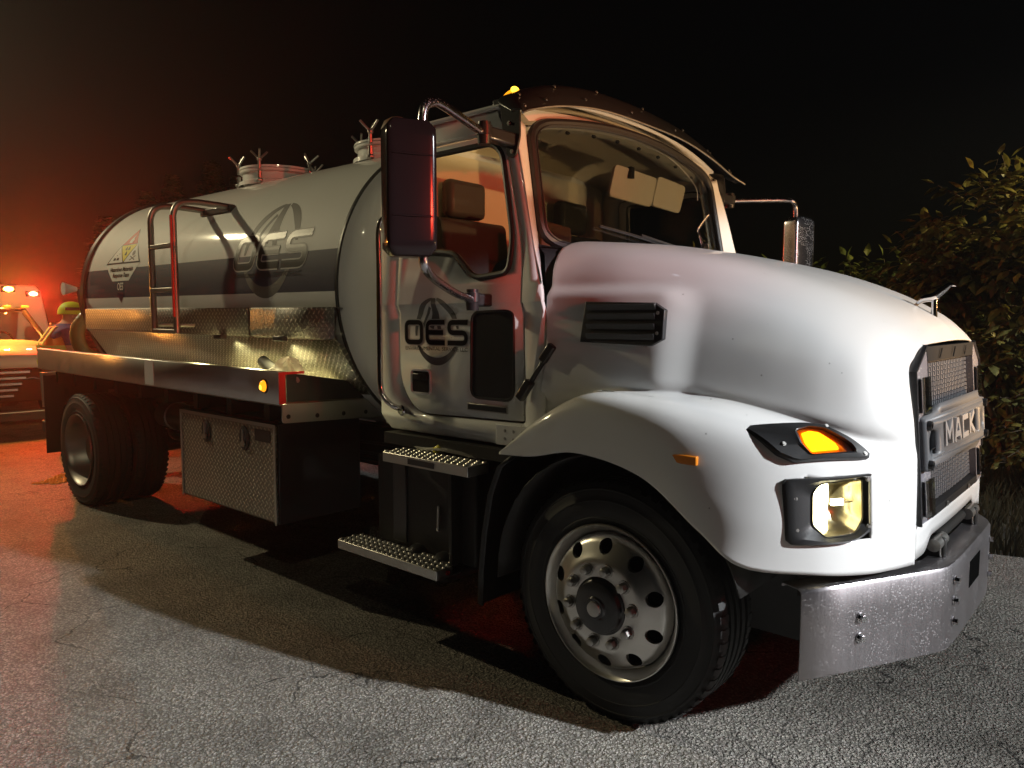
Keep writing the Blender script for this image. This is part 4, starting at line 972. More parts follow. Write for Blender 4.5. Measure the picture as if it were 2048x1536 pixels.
# sun visor over the windscreen
lip = {-1.05: (-.45, 2.385), -.95: (-.487, 2.425), -.72: (-.503, 2.490), -.4: (-.513, 2.54), 0: (-.517, 2.552)}
cre = {-1.05: (-.49, 2.405), -.95: (-.60, 2.505), -.72: (-.612, 2.60), -.4: (-.635, 2.665), 0: (-.648, 2.688)}
rea = {-1.05: (-.51, 2.400), -.95: (-.68, 2.500), -.72: (-.74, 2.605), -.4: (-.77, 2.668), 0: (-.78, 2.690)}
def vline(d):
    ys = sorted(d); L = [Vector((d[y][0], y, d[y][1])) for y in ys]; L = L + [Vector((p.x, -p.y, p.z)) for p in L[::-1][1:]]
    return cr(L, 61)
L1, L2, L3 = vline(lip), vline(cre), vline(rea)
mid = [(a+b)/2+Vector((.012, 0, .006)) for a, b in zip(L1, L2)]
vis = empty('sun_visor'); vis.parent = T
MB().grid(patch([L1, mid, L2, L3], 61, 14)).build('visor_blade', 'satin', vis, solid=.006, smooth=50)
MB().tube(L1, .0045, 6).build('visor_lip', 'alu', vis)
for s in (-1, 1):
    poly = rounded([(-.66, 2.475), (-.545, 2.44), (-.535, 2.32), (-.555, 2.235), (-.60, 2.24), (-.625, 2.34)], .02, 3)
    MB().prism(poly, lambda u, v, d: Vector((u, s*(side_y(v)+d+.004*0), v)), .004, .014).build('end_plate', 'satin', vis, .002)
    for x, z in ((-.60, 2.385), (-.575, 2.262)): hexbolt(MB(), (x, s*(side_y(z)+.014), z), (0, s, 0), .007, .006).build('screw', 'steel', vis)
for i in range(4, 57, 4):
    for k, t in ((0, .25), (2, .8)):
        if (i//4) % 2 == (0 if k else 1):
            p = L1[i].lerp(L2[i], t) + Vector((.014, 0, .010)); hexbolt(MB(), p, (.8, 0, .6), .006, .005).build('rivet', 'steel', vis)
# roof marker lamp
for y in (-.80, .80):
    rl = empty('roof_marker'); rl.parent = T
    mb = MB(); rows = []
    for i in range(9):
        t = i/8; x = -.80+.13*t; hh = .058*math.sin(math.pi*min(1, .08+t*.80))*(.4+.6*t); wdt = .035*math.sin(math.pi*(.12+.7*t))
        rows.append([Vector((x, y+wdt*math.cos(a), 2.545 + hh*math.sin(a))) for a in [math.pi*k/10 for k in range(11)]])
    mb.grid(rows); mb.add(rows[-1], [tuple(range(11))]); mb.add(rows[0], [tuple(range(11))])
    mb.build('lens', 'amber_on' if y < 0 else 'amber_off', rl)
    MB().box(-.81, -.66, y-.045, y+.045, 2.50, 2.548).build('lamp_base', 'satin', rl, .006)
    if y < 0: MB().sphere((-.70, y-.015, 2.578), .016, .022, .014, 10, 8).build('bulb', 'amber_led', rl)
# interior
itr = empty('cab_interior'); itr.parent = T
dash = [(-.46, 1.865), (-.60, 1.855), (-.74, 1.80), (-.80, 1.72), (-.78, 1.50), (-.60, 1.30), (-.5, 1.1)]
MB().grid([[(x, y, z) for x, z in dash] for y in (-.90, -.3, .3, .90)]).build('dashboard', 'interior', itr, smooth=30)
for y in (-.48, .48):
    sq = empty('seat'); sq.parent = itr
    MB().box(-1.28, -.82, y-.26, y+.26, 1.32, 1.46).build('seat_cushion', 'seat', sq, .05)
    MB().prism(rounded([(-1.36, 1.44), (-1.22, 1.42), (-1.28, 2.08), (-1.40, 2.10)], .04), lambda u, v, d: Vector((u, d, v)), y-.25, y+.25).build('seat_back', 'seat', sq, .03)
    MB().box(-1.40, -1.32, y-.14, y+.14, 2.10, 2.30).build('headrest', 'seat', sq, .03)
    MB().box(-1.15, -.9, y-.2, y+.2, 1.06, 1.32).build('seat_base', 'interior', sq)
MB().prism(rounded([(-.36, 1.86), (-.08, 1.86), (-.10, 2.05), (-.34, 2.07)], .01), lambda u, v, d: Vector((d, u, v)), -.92, -.99).build('document_box', 'brown', itr, .004)
wc = Vector((-.86, .50, 1.86)); ax_ = Vector((-.55, 0, .83)).normalized(); q_ = ax_.to_track_quat('Z', 'Y')
MB().tube([wc + q_ @ Vector((.22*math.cos(2*math.pi*k/40), .22*math.sin(2*math.pi*k/40), 0)) for k in range(40)], .015, 8, closed=True).build('steering_wheel', 'satin', itr)
MB().tube([wc, wc-ax_*.35], .03, 8).build('steering_column', 'satin', itr)
for a in (0.3, 2.4, 4.7):
    MB().tube([wc, wc + q_ @ Vector((.21*math.cos(a), .21*math.sin(a), 0))], .012, 6).build('spoke', 'satin', itr)
fl = empty('shade_flap'); fl.parent = itr
for ya, yb in ((-.06, .37), (.376, .70)):
    MB().prism(rounded([(ya, 2.205), (yb, 2.195), (yb, 2.350), (ya, 2.365)], .03 if ya < 0 else .03), lambda u, v, d: Vector((-.66-.25*(2.39-v)+d, u, v)), -.008, .008).build('flap_panel', 'tan', fl, .004)
MB().box(-.67, -.645, .07, .10, 2.31, 2.37).build('flap_clip', 'black', fl)
MB().tube(cr([(-.60, -.83, 2.25), (-.585, -.815, 2.24), (-.575, -.80, 2.18), (-.56, -.79, 2.03), (-.55, -.785, 1.92)], 16), .011, 8).build('grab_handle', 'black', itr)

# ---- mirrors
for s in (-1, 1):
    mr = empty('side_mirror'); mr.parent = T
    def P3(x, y, z): return Vector((x, s*y, z))
    hx, hy = (-.43, 1.675) if s < 0 else (-.30, 1.56)
    rows = []; NZ = 16; NA = 40
    rot = Matrix.Rotation(R_(-26) if s < 0 else R_(-14), 3, 'Z')
    for i in range(NZ+1):
        t = -1+2*i/NZ; e = (1-abs(t)**7)**(1/7) if abs(t) < 1 else 0.0
        row = []
        for k in range(NA):
            a = 2*math.pi*k/NA; ca, sa = math.cos(a), math.sin(a); pw = .24
            lx_ = .055*(abs(ca)**pw)*(1 if ca > 0 else -1); ly_ = (.088 if s < 0 else .100)*(abs(sa)**pw)*(1 if sa > 0 else -1)
            kk = .80+.20*e if abs(t) < 1 else .72
            p = rot @ Vector((lx_*kk, ly_*kk, 0)); row.append(Vector((hx+p.x, s*hy+p.y, 1.995+.230*t)))
        rows.append(row)
    mb = MB().grid(rows, True); mb.add(rows[0], [tuple(range(NA))]); mb.add(rows[-1], [tuple(range(NA))])
    mb.build('mirror_shell', 'mirror_back' if s < 0 else 'chrome_dirty', mr, .006, smooth=50)
    for z in (2.105, 1.90):
        MB().tube([Vector((hx, s*hy, z)) + rot @ Vector((.0535+.002, y, 0)) for y in (-.07, 0, .07)], [.003, .005, .003], 6).build('shell_rib', 'mirror_back' if s < 0 else 'chrome_dirty', mr)
    MB().add([Vector((hx, s*hy, z)) + rot @ Vector((-.0565, y, 0)) for z in (1.80, 2.20) for y in (-.07, .07)], [(0, 1, 3, 2)]).build('mirror_glass', 'chrome', mr, smooth=0)
    ax0 = hx+.0; k0 = hy-.062
    MB().tube(cr([P3(-.585, 1.15, 2.312), P3(-.585+(ax0+.585)*.45, 1.15+(k0-1.15)*.40, 2.318), P3(-.585+(ax0+.585)*.85, 1.15+(k0-1.15)*.75, 2.322), P3(ax0-.005, k0-.058, 2.315), P3(ax0, k0-.013, 2.285), P3(ax0, k0, 2.215)], 30), .0165, 10).build('upper_arm', 'chrome_dirty', mr)
    MB().tube(cr([P3(ax0, k0, 1.775), P3(ax0-.005, k0-.013, 1.735), P3(ax0-.04, k0-.088, 1.70), P3(-.58, 1.32, 1.66), P3(-.64, 1.20, 1.645), P3(-.685, 1.11, 1.635)], 30), .0165, 10).build('lower_arm', 'chrome_dirty', mr)
    for c in ((-.585, 1.135, 2.31), (-.69, 1.10, 1.635)):
        m2 = MB().lathe([(-.045, .0), (-.045, .026), (-.01, .030), (-.008, .034), (.03, .034), (.032, .026), (.045, .026), (.048, 0)], P3(*c), 'Z', 16)
        m2.build('pivot', 'satin', mr)
        m3 = MB(); yb = side_y(c[2]); m3.box(c[0]-.03, c[0]+.03, s*(yb-.005), s*c[1], c[2]-.028, c[2]+.028); m3.build('pivot_base', 'satin', mr, .01)

# ---- headlamps and turn signals
def lprism(poly, d0, d1, s, name, mat, par, holes=(), bev=0.0):
    flat = plate_holes(dens(poly, .02), [dens(h, .02) for h in holes], lambda u, v: Vector((u, v, 0)))
    mb = MB(); n = len(flat.v)
    if d1 is None: return MB().add([lamp_pt(p.x, p.y, d0, s) for p in flat.v], flat.f).build(name, mat, par, smooth=40)
    mb.add([lamp_pt(p.x, p.y, d1, s) for p in flat.v] + [lamp_pt(p.x, p.y, d0, s) for p in flat.v], flat.f + [tuple(n+i for i in f)[::-1] for f in flat.f])
    k = 0
    for lp in [dens(poly, .02)] + [dens(h, .02) for h in holes]:
        m = len(lp); mb.f += [(k+i, k+(i+1) % m, n+k+(i+1) % m, n+k+i) for i in range(m)]; k += m
    return mb.build(name, mat, par, bev, smooth=35)
for s in (-1, 1):
    hl = empty('headlight'); hl.parent = T
    bez = rounded([(-.143, .092), (.172, .105), (.185, .095), (.186, -.080), (.085, -.117), (-.122, -.120), (-.135, -.105)], [.02, .01, .01, .02, .03, .02, .02], 3)
    lens = rounded([(-.042, .045), (-.018, .074), (.142, .086), (.147, -.050), (.112, -.094), (.002, -.100), (-.042, -.058)], .012, 3)
    def lens_k(k): return [(.05+(u-.05)*k, -.007+(v+.007)*k) for u, v in lens]
    # bezel steps in towards the lamp
    rings = [(bez, -.004), (bez, .010)]
    lp = dens(lens, .015); bz = dens(bez, .015); nb = 72
    def resamp(poly, n, c=(.04, -.008)):
        L = [(Vector(poly[i])-Vector(poly[i-1])).length for i in range(len(poly))]; tot = []
        out = []
        for k in range(n):   # by angle about c
            a = 2*math.pi*k/n; d = Vector((math.cos(a), math.sin(a))); best = None
            for i in range(len(poly)):
                p, q = Vector(poly[i-1])-Vector(c), Vector(poly[i])-Vector(c); e = q-p; den = d.x*e.y-d.y*e.x
                if abs(den) < 1e-9: continue
                t = (p.x*e.y-p.y*e.x)/den; u = (p.x*d.y-p.y*d.x)/den
                if t > 0 and -1e-6 <= u <= 1+1e-6 and (best is None or t > best): best = t
            out.append(tuple(Vector(c)+d*(best or .05)))
        return out
    bo, li = resamp(bez, nb), resamp(lens, nb)
    def mixl(a, b, t): return [(p[0]+(q[0]-p[0])*t, p[1]+(q[1]-p[1])*t) for p, q in zip(a, b)]
    rr = [[lamp_pt(u, v, d, s) for u, v in L] for L, d in ((bo, -.012), (bo, .010), (mixl(bo, li, .08), .014), (mixl(bo, li, .35), .013), (mixl(bo, li, .92), -.012), (mixl(bo, li, .97), -.008), (li, -.010), (li, -.02))]
    MB().grid(rr, True).build('bezel', 'black', hl, smooth=30)
    MB().grid([[lamp_pt(u, v, d, s) for u, v in L] for L, d in ((li, -.018), (mixl(li, [(.05, 0)]*nb, .12), -.055), (mixl(li, [(.05, 0)]*nb, .35), -.085), (mixl(li, [(.05, 0)]*nb, .8), -.095), ([(.05, 0)]*nb, -.095))], True).build('reflector', 'reflector', hl, smooth=50)
    MB().grid([[lamp_pt(.05+(u-.05)*k, v*k, -.016+.004*(1-k), s) for u, v in li] for k in (1, .6, .01)], True).build('lens', 'lens', hl)
    led = [(-.034, .040), (-.008, .066), (.030, .070), (.032, .02), (.026, -.03), (.030, -.085), (-.005, -.085), (-.034, -.052)]
    lprism(led, -.060, -.050, s, 'led_array', 'led', hl)
    lprism([(.045, -.004), (.088, -.004), (.088, .016), (.045, .016)], -.06, -.045, s, 'led_module', 'led', hl)
    lprism([(.038, .0), (.16, .0), (.16, .004), (.038, .004)], -.075, -.055, s, 'reflector_rib', 'reflector', hl)
    for u, v in ((.155, .085), (.16, -.072), (-.105, .03), (-.10, -.072)):
        hexbolt(MB(), lamp_pt(u, v, .006, s), (HN.x, HN.y*(-s), HN.z), .006, .006).build('screw', 'steel', hl)
    ts = empty('turn_signal'); ts.parent = T
    TC = Vector((.704, -.935, 1.141)); TN = Vector((.60, -.62, .50)).normalized(); TE1 = Vector((.72, .69, 0)).normalized(); TE2 = TN.cross(TE1).normalized()
    def tp(e1, e2, d):
        q = TC + TE1*e1 + TE2*e2 + TN*(d - .040*(e1/.22)**2*(1 if e1 < 0 else .6) - .028*(max(0, e2)/.08)**2); return Vector((q.x, q.y*(-s), q.z))
    out = rounded([(-.222, .090), (-.01, .084), (.05, .074), (.13, .018), (.186, -.030), (.181, -.047), (-.07, -.060), (-.125, -.032)], .010, 3)
    ln = rounded([(-.050, .050), (.0, .064), (.047, .056), (.122, .0), (.137, -.028), (-.018, -.040), (-.045, .0)], .006, 3)
    cc = (.03, .008); bo, li = resamp(out, 72, cc), resamp(ln, 72, cc)
    rr = [[tp(u, v, d) for u, v in L] for L, d in ((bo, -.03), (bo, .018), (mixl(bo, li, .10), .024), (mixl(bo, li, .85), .020), (mixl(bo, li, .95), .026), (li, .024), (li, .004))]
    MB().grid(rr, True).build('housing', 'black', ts, smooth=30)
    MB().grid([[tp(cc[0]+(u-cc[0])*k, cc[1]+(v-cc[1])*k, .014+.008*(1-k)) for u, v in li] for k in (1, .6, .01)], True).build('lens', glass('amber_clear', (1.0, 0.62, 0.12), .05, .03), ts)
    MB().grid([[tp(cc[0]+(u-cc[0])*k, cc[1]+(v-cc[1])*k, .004-.004*(1-k)) for u, v in li] for k in (1, .6, .01)], True).build('back_shell', mk('amber_reflector', (0.85, 0.40, 0.05), .3), ts)
    b = MB(); c = tp(.010, .012, .012)
    b.grid([[tp(.0+(u-.0)*k*.62, .012+(v-.012)*k*.75, .008+.006*(1-k)) for u, v in li] for k in (1, .6, .01)], True); b.build('bulb', 'amber_led', ts)
    for u, v in ((.06, .066), (.165, -.034), (-.10, .0)): hexbolt(MB(), tp(u, v, .022), (TN.x, TN.y*(-s), TN.z), .005, .004).build('screw', 'steel', ts)

# ---- lettering
def tank_map(x, v, d):
    th = v/TR; r = TR+d; return rake(Vector((x, -r*math.cos(th), TZ+r*math.sin(th))))
def door_map(x, z, d): return Vector((x, -(side_y(z)+d+.0025), z))
def subdiv2(vs, fs, fn, d, name, mat, par):
    bm = bmesh.new(); vv = [bm.verts.new((p[0], p[1], 0)) for p in vs]
    for f in fs:
        try: bm.faces.new([vv[i] for i in f])
        except ValueError: pass
    bmesh.ops.triangulate(bm, faces=bm.faces[:])
    lo = min(p[1] for p in vs); hi = max(p[1] for p in vs); k = lo+.03
    while k < hi:
        bmesh.ops.bisect_plane(bm, geom=bm.verts[:]+bm.edges[:]+bm.faces[:], plane_co=(0, k, 0), plane_no=(0, 1, 0)); k += .03
    bm.verts.index_update()
    mb = MB().add([fn(v.co.x, v.co.y, d) for v in bm.verts], [tuple(v.index for v in f.verts) for f in bm.faces]); bm.free()
    return mb.build(name, mat, par, smooth=0, fix=False)
def logo(fn, cx, cv, wd, ht, shear, rc, par):
    """O E S with ring and sail behind it"""
    lw = wd*.305; gap = (wd-3*lw)/2; st = ht*.19
    def sh(p): return (cx + p[0] + shear*p[1], cv + p[1])
    def letter(i, paths):
        x0 = -wd/2 + i*(lw+gap)
        for w_, mat, d in ((st*1.42, 'ink_edge', .0012), (st, 'ink', .0024)):
            vs, fs = [], []
            for pts, closed in paths:
                a, b = stroke([Vector(sh((x0+u*lw, (v-.5)*ht))) for u, v in pts], w_, closed); n = len(vs); vs += a; fs += [tuple(n+k for k in f) for f in b]
            subdiv2(vs, fs, fn, d, 'letter' if mat == 'ink' else 'letter_outline', mat, par)
    a = st/2/lw; b = st/2/ht
    oo = rounded([(a, b), (1-a, b), (1-a, 1-b), (a, 1-b)], .2, 5)
    letter(0, [(oo, True)])
    letter(1, [(rpath([(1, 1-b), (a, 1-b), (a, b), (1, b)], .22), False), ([(a, .5), (.92, .5)], False)])
    letter(2, [(rpath([(1, 1-b), (a, 1-b), (a, .5), (1-a, .5), (1-a, b), (0, b)], .2), False)])
    rx, ry, ox, ov = rc
    def cres(t0, t1, w0, w1, kx=1.0, ky=1.0, dx=0.0):
        vs = []; fs = []; n = 28
        for i in range(n+1):
            t = t0+(t1-t0)*i/n; f = math.sin(math.pi*(i/n*.8+.1)); wv = w0+(w1-w0)*f
            c, s_ = math.cos(t), math.sin(t); vs += [(ox+dx+rx*kx*c, ov+ry*ky*s_), (ox+dx+(rx*kx-wv)*c, ov+(ry*ky-wv)*s_)]
        fs = [(2*i, 2*i+1, 2*i+3, 2*i+2) for i in range(n)]
        return vs, fs
    for nm, (vs, fs) in (('ring_arc', cres(R_(95), R_(188), rx*.02, rx*.2)), ('ring_arc', cres(R_(5), R_(82), rx*.02, rx*.22)), ('ring_arc', cres(R_(205), R_(338), rx*.02, rx*.24))):
        subdiv2(vs, fs, fn, .0006, nm, 'ink_grey', par)
    for p0, p1, p2, w0 in (((-.02, .98), (.0, .6), (-.22, .1), .2), ((.0, .97), (.02, .5), (.16, 0), .16), ((-.2, .72), (-.5, .4), (-.62, .1), .10)):
        pts = [((1-t)**2*Vector(p0)+2*t*(1-t)*Vector(p1)+t*t*Vector(p2)) for t in [k/12 for k in range(13)]]
        vs, fs = stroke([Vector((ox+p.x*rx, ov+p.y*ry)) for p in pts], w0*rx); subdiv2(vs, fs, fn, .0004, 'sail', 'ink_grey', par)
tl = empty('tank_logo'); tl.parent = tank
logo(tank_map, -2.675, .25, .84, .235, .10, (.30, .325, -2.69, .275), tl)
vs, fs = text_mesh('ENVIRONMENTAL SERVICE LLC', .045, 0, .80)
subdiv2([(v.x-2.69, v.y+.095) for v in vs], fs, tank_map, .0016, 'small_lettering', 'ink', tl)
dl = empty('door_logo'); dl.parent = T
logo(door_map, -1.043, 1.491, .435, .118, 0.0, (.150, .160, -1.035, 1.495), dl)
vs, fs = text_mesh('ENVIRONMENTAL SERVICE LLC', .025, 0, .43)
subdiv2([(v.x-1.043, v.y+1.413) for v in vs], fs, door_map, .0016, 'small_lettering', 'ink', dl)
pc = empty('hazard_placard'); pc.parent = tank
def poly(pts, mat, d, name): return subdiv2(pts, [tuple(range(len(pts)))], tank_map, d, name, mat, pc)
AX, BL, BR, YL, YR, BM_ = (-4.955, .602), (-5.285, .275), (-4.637, .272), (-5.12, .438), (-4.796, .437), (-4.96, .274)
poly([AX, (BL[0]-.02, BL[1]-.008), (BR[0]+.02, BR[1]-.008)], 'ink', .001, 'placard_border')
def inset(pts, k):
    c = Vector((sum(p[0] for p in pts)/len(pts), sum(p[1] for p in pts)/len(pts))); return [tuple(c+(Vector(p)-c)*k) for p in pts]
poly(inset([AX, YL, YR], .93), 'ink_red', .002, 'flame_field'); poly(inset([YL, YR, BM_], .93), 'ink_yellow', .002, 'radiation_field')
poly(inset([YL, BL, BM_], .93), 'ink_white', .002, 'corrosive_field'); poly(inset([YR, BM_, BR], .93), 'ink_white', .002, 'toxic_field')
poly([(-5.30, .262), (-4.62, .262), (-4.775, .118), (-5.11, .118)], 'ink_white', .0012, 'text_panel')
poly([(-5.01, .02), (-4.85, .02), (-4.925, -.062)], 'ink_blue', .0014, 'pennant')
# pictograms
poly([(-4.985, .455), (-4.93, .452), (-4.915, .485), (-4.935, .50), (-4.93, .535), (-4.965, .505), (-4.99, .48)], 'ink_white', .003, 'flame')
for a in (90, 210, 330):
    c = Vector((-4.957, .385)); poly([tuple(c + Vector((.046*math.cos(R_(a+180+t)), .046*math.sin(R_(a+180+t))))) for t in (-26, 0, 26)] + [tuple(c + Vector((.012*math.cos(R_(a+180+t)), .012*math.sin(R_(a+180+t))))) for t in (26, -26)], 'ink', .003, 'trefoil_blade')
for dx in (-.03, .035):
    poly([(-5.125+dx-.026, .30), (-5.125+dx+.026, .30), (-5.125+dx+.018, .322), (-5.125+dx-.018, .322)], 'ink', .003, 'corroded_bar')
    poly([(-5.11+dx*.6-.016, .352+dx*.2), (-5.11+dx*.6+.012, .346+dx*.2), (-5.11+dx*.6+.014, .354+dx*.2)], 'ink', .003, 'test_tube')
sk = Vector((-4.795, .345)); poly([tuple(sk+Vector((.028*math.cos(R_(t)), .024*math.sin(R_(t))+.006))) for t in range(0, 360, 30)], 'ink_grey', .003, 'skull')
for sg in (-1, 1):
    vs, fs = stroke([Vector((sk.x-sg*.05, sk.y-.055)), Vector((sk.x+sg*.05, sk.y-.02))], .010); subdiv2(vs, fs, tank_map, .0026, 'crossbone', 'ink_grey', pc)
for t, sz, wd, v0, mat, xc in (('Hazardous Materials', .05, .46, .215, 'ink', -4.955), ('Response Team', .05, .33, .165, 'ink', -4.945), ('OES', .085, .12, .070, 'ink_white', -4.935)):
    vs, fs = text_mesh(t, sz, .12 if mat == 'ink' else 0, wd, .0012); subdiv2([(v.x+xc, v.y+v0) for v in vs], fs, tank_map, .003, 'lettering', mat, pc)
# blue field that hangs from the band behind the letters
vs, fs = text_mesh('DIESEL FUEL', .018, 0, .19); MB().add([Vector((v.x-.705, -.9990, 1.156+v.y)) for v in vs], fs).build('plate_lettering', 'steel', T, smooth=0) if False else None

# ================================================================== THINGS AROUND THE TRUCK
# olive suction hose slung at the tail of the tank
hs = empty('suction_hose', (0, 0, 0), 'thick olive green hose looped over the tail end of the deck', 'hose')
path = cr([(-6.12, -.58, 1.67), (-6.18, -.68, 1.63), (-6.22, -.765, 1.555), (-6.23, -.815, 1.46), (-6.22, -.815, 1.34), (-6.18, -.765, 1.23), (-6.08, -.68, 1.17), (-5.9, -.62, 1.155)], 60)
MB().tube(path, [.064+.0018*math.sin(k*2.1) for k in range(60)], 16).build('hose_wall', 'hose', hs)
MB().tube([path[0], path[0]+(path[0]-path[1]).normalized()*.1], .072, 16).build('coupling', 'alu', hs)
# black tube standing in for a curved shadow band in the tray
bh = MB().tube(cr([(-2.62, -.98, 1.30), (-2.45, -.99, 1.235), (-2.25, -1.0, 1.16), (-2.12, -.95, 1.13), (-2.10, -.80, 1.135), (-2.16, -.7, 1.14)], 30), .035, 10).build('shadow_tube', 'hose_and_shadow_black')
tag(bh, 'short black tube standing in for a shadow in the near side tray', 'hose')
# crumpled clear plastic bag
rows = []
for i in range(19):
    t = math.pi*i/18; row = []
    for k in range(28):
        a = 2*math.pi*k/28; j = 1+.20*math.sin(3*a+2*t)+.13*math.sin(7*a-5*t)+rng.uniform(-.07, .07)
        row.append(Vector((-2.20+.13*math.sin(t)*math.cos(a)*j, -1.06+.075*math.sin(t)*math.sin(a)*j, 1.215+.115*math.cos(t)*(1+.12*math.sin(5*a)))))
    rows.append(row)
tag(MB().grid(rows, True).build('plastic_bag', 'bag', smooth=25), 'crumpled clear plastic bag at the front end of the near tray', 'bag')
# patch of amber light on the road, made as orange grains
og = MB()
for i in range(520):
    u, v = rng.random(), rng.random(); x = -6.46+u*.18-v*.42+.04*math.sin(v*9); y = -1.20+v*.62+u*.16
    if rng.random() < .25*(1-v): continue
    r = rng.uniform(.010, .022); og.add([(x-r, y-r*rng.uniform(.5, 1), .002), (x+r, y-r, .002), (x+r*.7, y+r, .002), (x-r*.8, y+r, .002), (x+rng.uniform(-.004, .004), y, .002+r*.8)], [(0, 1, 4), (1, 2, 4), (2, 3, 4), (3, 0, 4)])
o = og.build('amber_light_patch', mk('amber_light_orange', (0.95, 0.30, 0.03), 0.6), smooth=0)
tag(o, 'patch of amber light on the asphalt behind the rear wheel, made of orange grains', 'light patch', kind='stuff')

# emergency vehicle at the left edge
V = empty('response_vehicle', (-11.5, -.25, 0), 'white response vehicle with lit amber and red roof beacons at the left edge', 'vehicle')
def VB(): return MB()
def vb(mb, *a, **k):
    mb.v = [p - Vector((-11.5, -.25, 0)) for p in mb.v]; return mb.build(*a, parent=V, **k)
yc = -.25
body = [(-11.0, .86), (-11.02, .98), (-11.15, 1.06), (-11.6, 1.16), (-12.1, 1.255)]
rows = [[(x, yc+.95*t*(1-.04*(x+12.1)/1.1), z - .07*abs(t)**4) for t in [-1+2*k/16 for k in range(17)]] for x, z in body]
vb(MB().grid(rows), 'hood', 'white', solid=.02, smooth=50)
for s in (-1, 1):
    vb(MB().grid([[(x, yc+s*.95*(1-.04*(x+12.1)/1.1), z-.07) for x, z in body], [(x, yc+s*.985, z-.30) for x, z in body], [(x, yc+s*.985, .45) for x, z in body]]), 'fender', 'white', solid=.02)
    vb(MB().box(-14.6, -12.1, yc+s*.92, yc+s*.985, .45, 1.24), 'side_panel', 'white', bevel=.03)
    vb(MB().lathe(tyre_prof(.25, .40, .24), (-11.75, yc+s*.86, .40), 'Y', 40, s), 'tyre', 'rubber')
    vb(MB().lathe(tyre_prof(.25, .40, .24), (-14.2, yc+s*.86, .40), 'Y', 40, s), 'tyre', 'rubber')
    vb(MB().tube([(-12.12, yc+s*.90, 1.25), (-12.68, yc+s*.78, 1.69)], .045, 8), 'pillar', 'satin')
    vb(MB().box(-12.35, -12.25, yc+s*1.02, yc+s*1.22, 1.28, 1.52), 'door_mirror', 'satin', bevel=.03)
vb(MB().box(-11.06, -10.99, yc-.90, yc+.90, .36, .86), 'grille_panel', 'gap', bevel=.02)
for i, z in enumerate((.80, .715, .63, .545, .46)):
    vb(MB().box(-10.985, -10.96, yc-.45, yc+.34-.055*i, z-.02, z+.02), 'grille_bar', metal('grille_chrome', (.75, .78, .95), .2), bevel=.006)
for s in (-1, 1):
    vb(MB().box(-10.995, -10.97, yc+s*.55, yc+s*.84, .60, .76), 'headlamp', 'chrome', bevel=.02)
vb(MB().tube(cr([(-10.955, yc+.28, .70), (-10.955, yc+.36, .715), (-10.955, yc+.44, .695), (-10.955, yc+.52, .71), (-10.955, yc+.58, .70)], 20), .012, 6), 'badge_script', 'chrome')
vb(MB().box(-11.02, -10.82, yc-.98, yc+.98, .10, .22), 'front_bumper', 'frame', bevel=.01)
vb(MB().box(-10.98, -10.84, yc-.98, yc+.98, .221, .235), 'bumper_top', 'alu')
vb(MB().grid([[(-12.1, yc+y, 1.25) for y in (-.92, -.4, .4, .92)], [(-12.4, yc+y*.94, 1.48) for y in (-.92, -.4, .4, .92)], [(-12.7, yc+y*.86, 1.70) for y in (-.92, -.4, .4, .92)]]), 'windscreen', 'glass')
vb(MB().box(-13.6, -12.68, yc-.82, yc+.82, 1.70, 1.76), 'cab_roof', 'satin', bevel=.03)
vb(MB().box(-13.62, -13.58, yc-.85, yc+.85, .8, 1.72), 'cab_rear', 'tan')
vb(MB().box(-12.6, -12.12, yc-.85, yc+.85, 1.0, 1.22), 'dashboard', 'interior', bevel=.04)
vb(MB().tube([Vector((-12.66, yc+.40, 1.20)) + Vector((.06*math.sin(2*math.pi*k/24), .19*math.cos(2*math.pi*k/24), .17*math.sin(2*math.pi*k/24))) for k in range(24)], .018, 6, closed=True), 'steering_wheel', 'satin')
for s in (-1, 1): vb(MB().box(-13.4, -13.2, yc+s*.42-.25, yc+s*.42+.25, .9, 1.5), 'seat', 'seat', bevel=.06)
# raised white body behind the cab with sloping shoulders
sec = [(-1.17, 1.20), (-1.16, 1.40), (-1.05, 2.05), (-.98, 2.14), (.98, 2.14), (1.05, 2.05), (1.16, 1.40), (1.17, 1.20)]
mb = MB(); mb.prism([(y+.05, z) for y, z in sec], lambda u, v, d: Vector((d, yc+u, v)), -12.92, -14.9); vb(mb, 'rear_body', 'white_clean', bevel=.03)
M['beacon_amber'] = mk('beacon_amber', (1, .5, .1), .3, emit=(1.0, .42, .03), estr=55.0); M['beacon_red'] = mk('beacon_red', (1, .1, .05), .3, emit=(1.0, .14, .06), estr=55.0)
def vlamp(name, y, z, mat, col, pw, r, tz=-.6, cone=165):
    p = vb(MB().box(-12.919, -12.86, y-.10, y+.10, z-.05, z+.05), name, 'satin', bevel=.012)
    q = MB().sphere((-12.855, y, z), .012, r, r*.55, 14, 8); q.v = [v - Vector((-11.5, -.25, 0)) for v in q.v]; q.build('lens', mat, p)
    lo = lamp(name+'_lamp', 'SPOT', (-12.835, y, z), col, pw, (0, y-.3, z+tz), .05, R_(cone), .35)
vlamp('beacon', .365, 2.07, 'beacon_amber', (1, .32, .04), 310, .075); vlamp('beacon', .72, 2.00, 'beacon_red', (1, .03, .015), 1000, .065, 6.0, 130)
vlamp('beacon', -1.0, 2.07, 'beacon_amber', (1, .36, .06), 300, .075)
for y in (-.7, .30, .56):
    vb(MB().box(-12.80, -12.70, y-.05, y+.05, 1.762, 1.80), 'clearance_lamp', 'amber_on', bevel=.01)

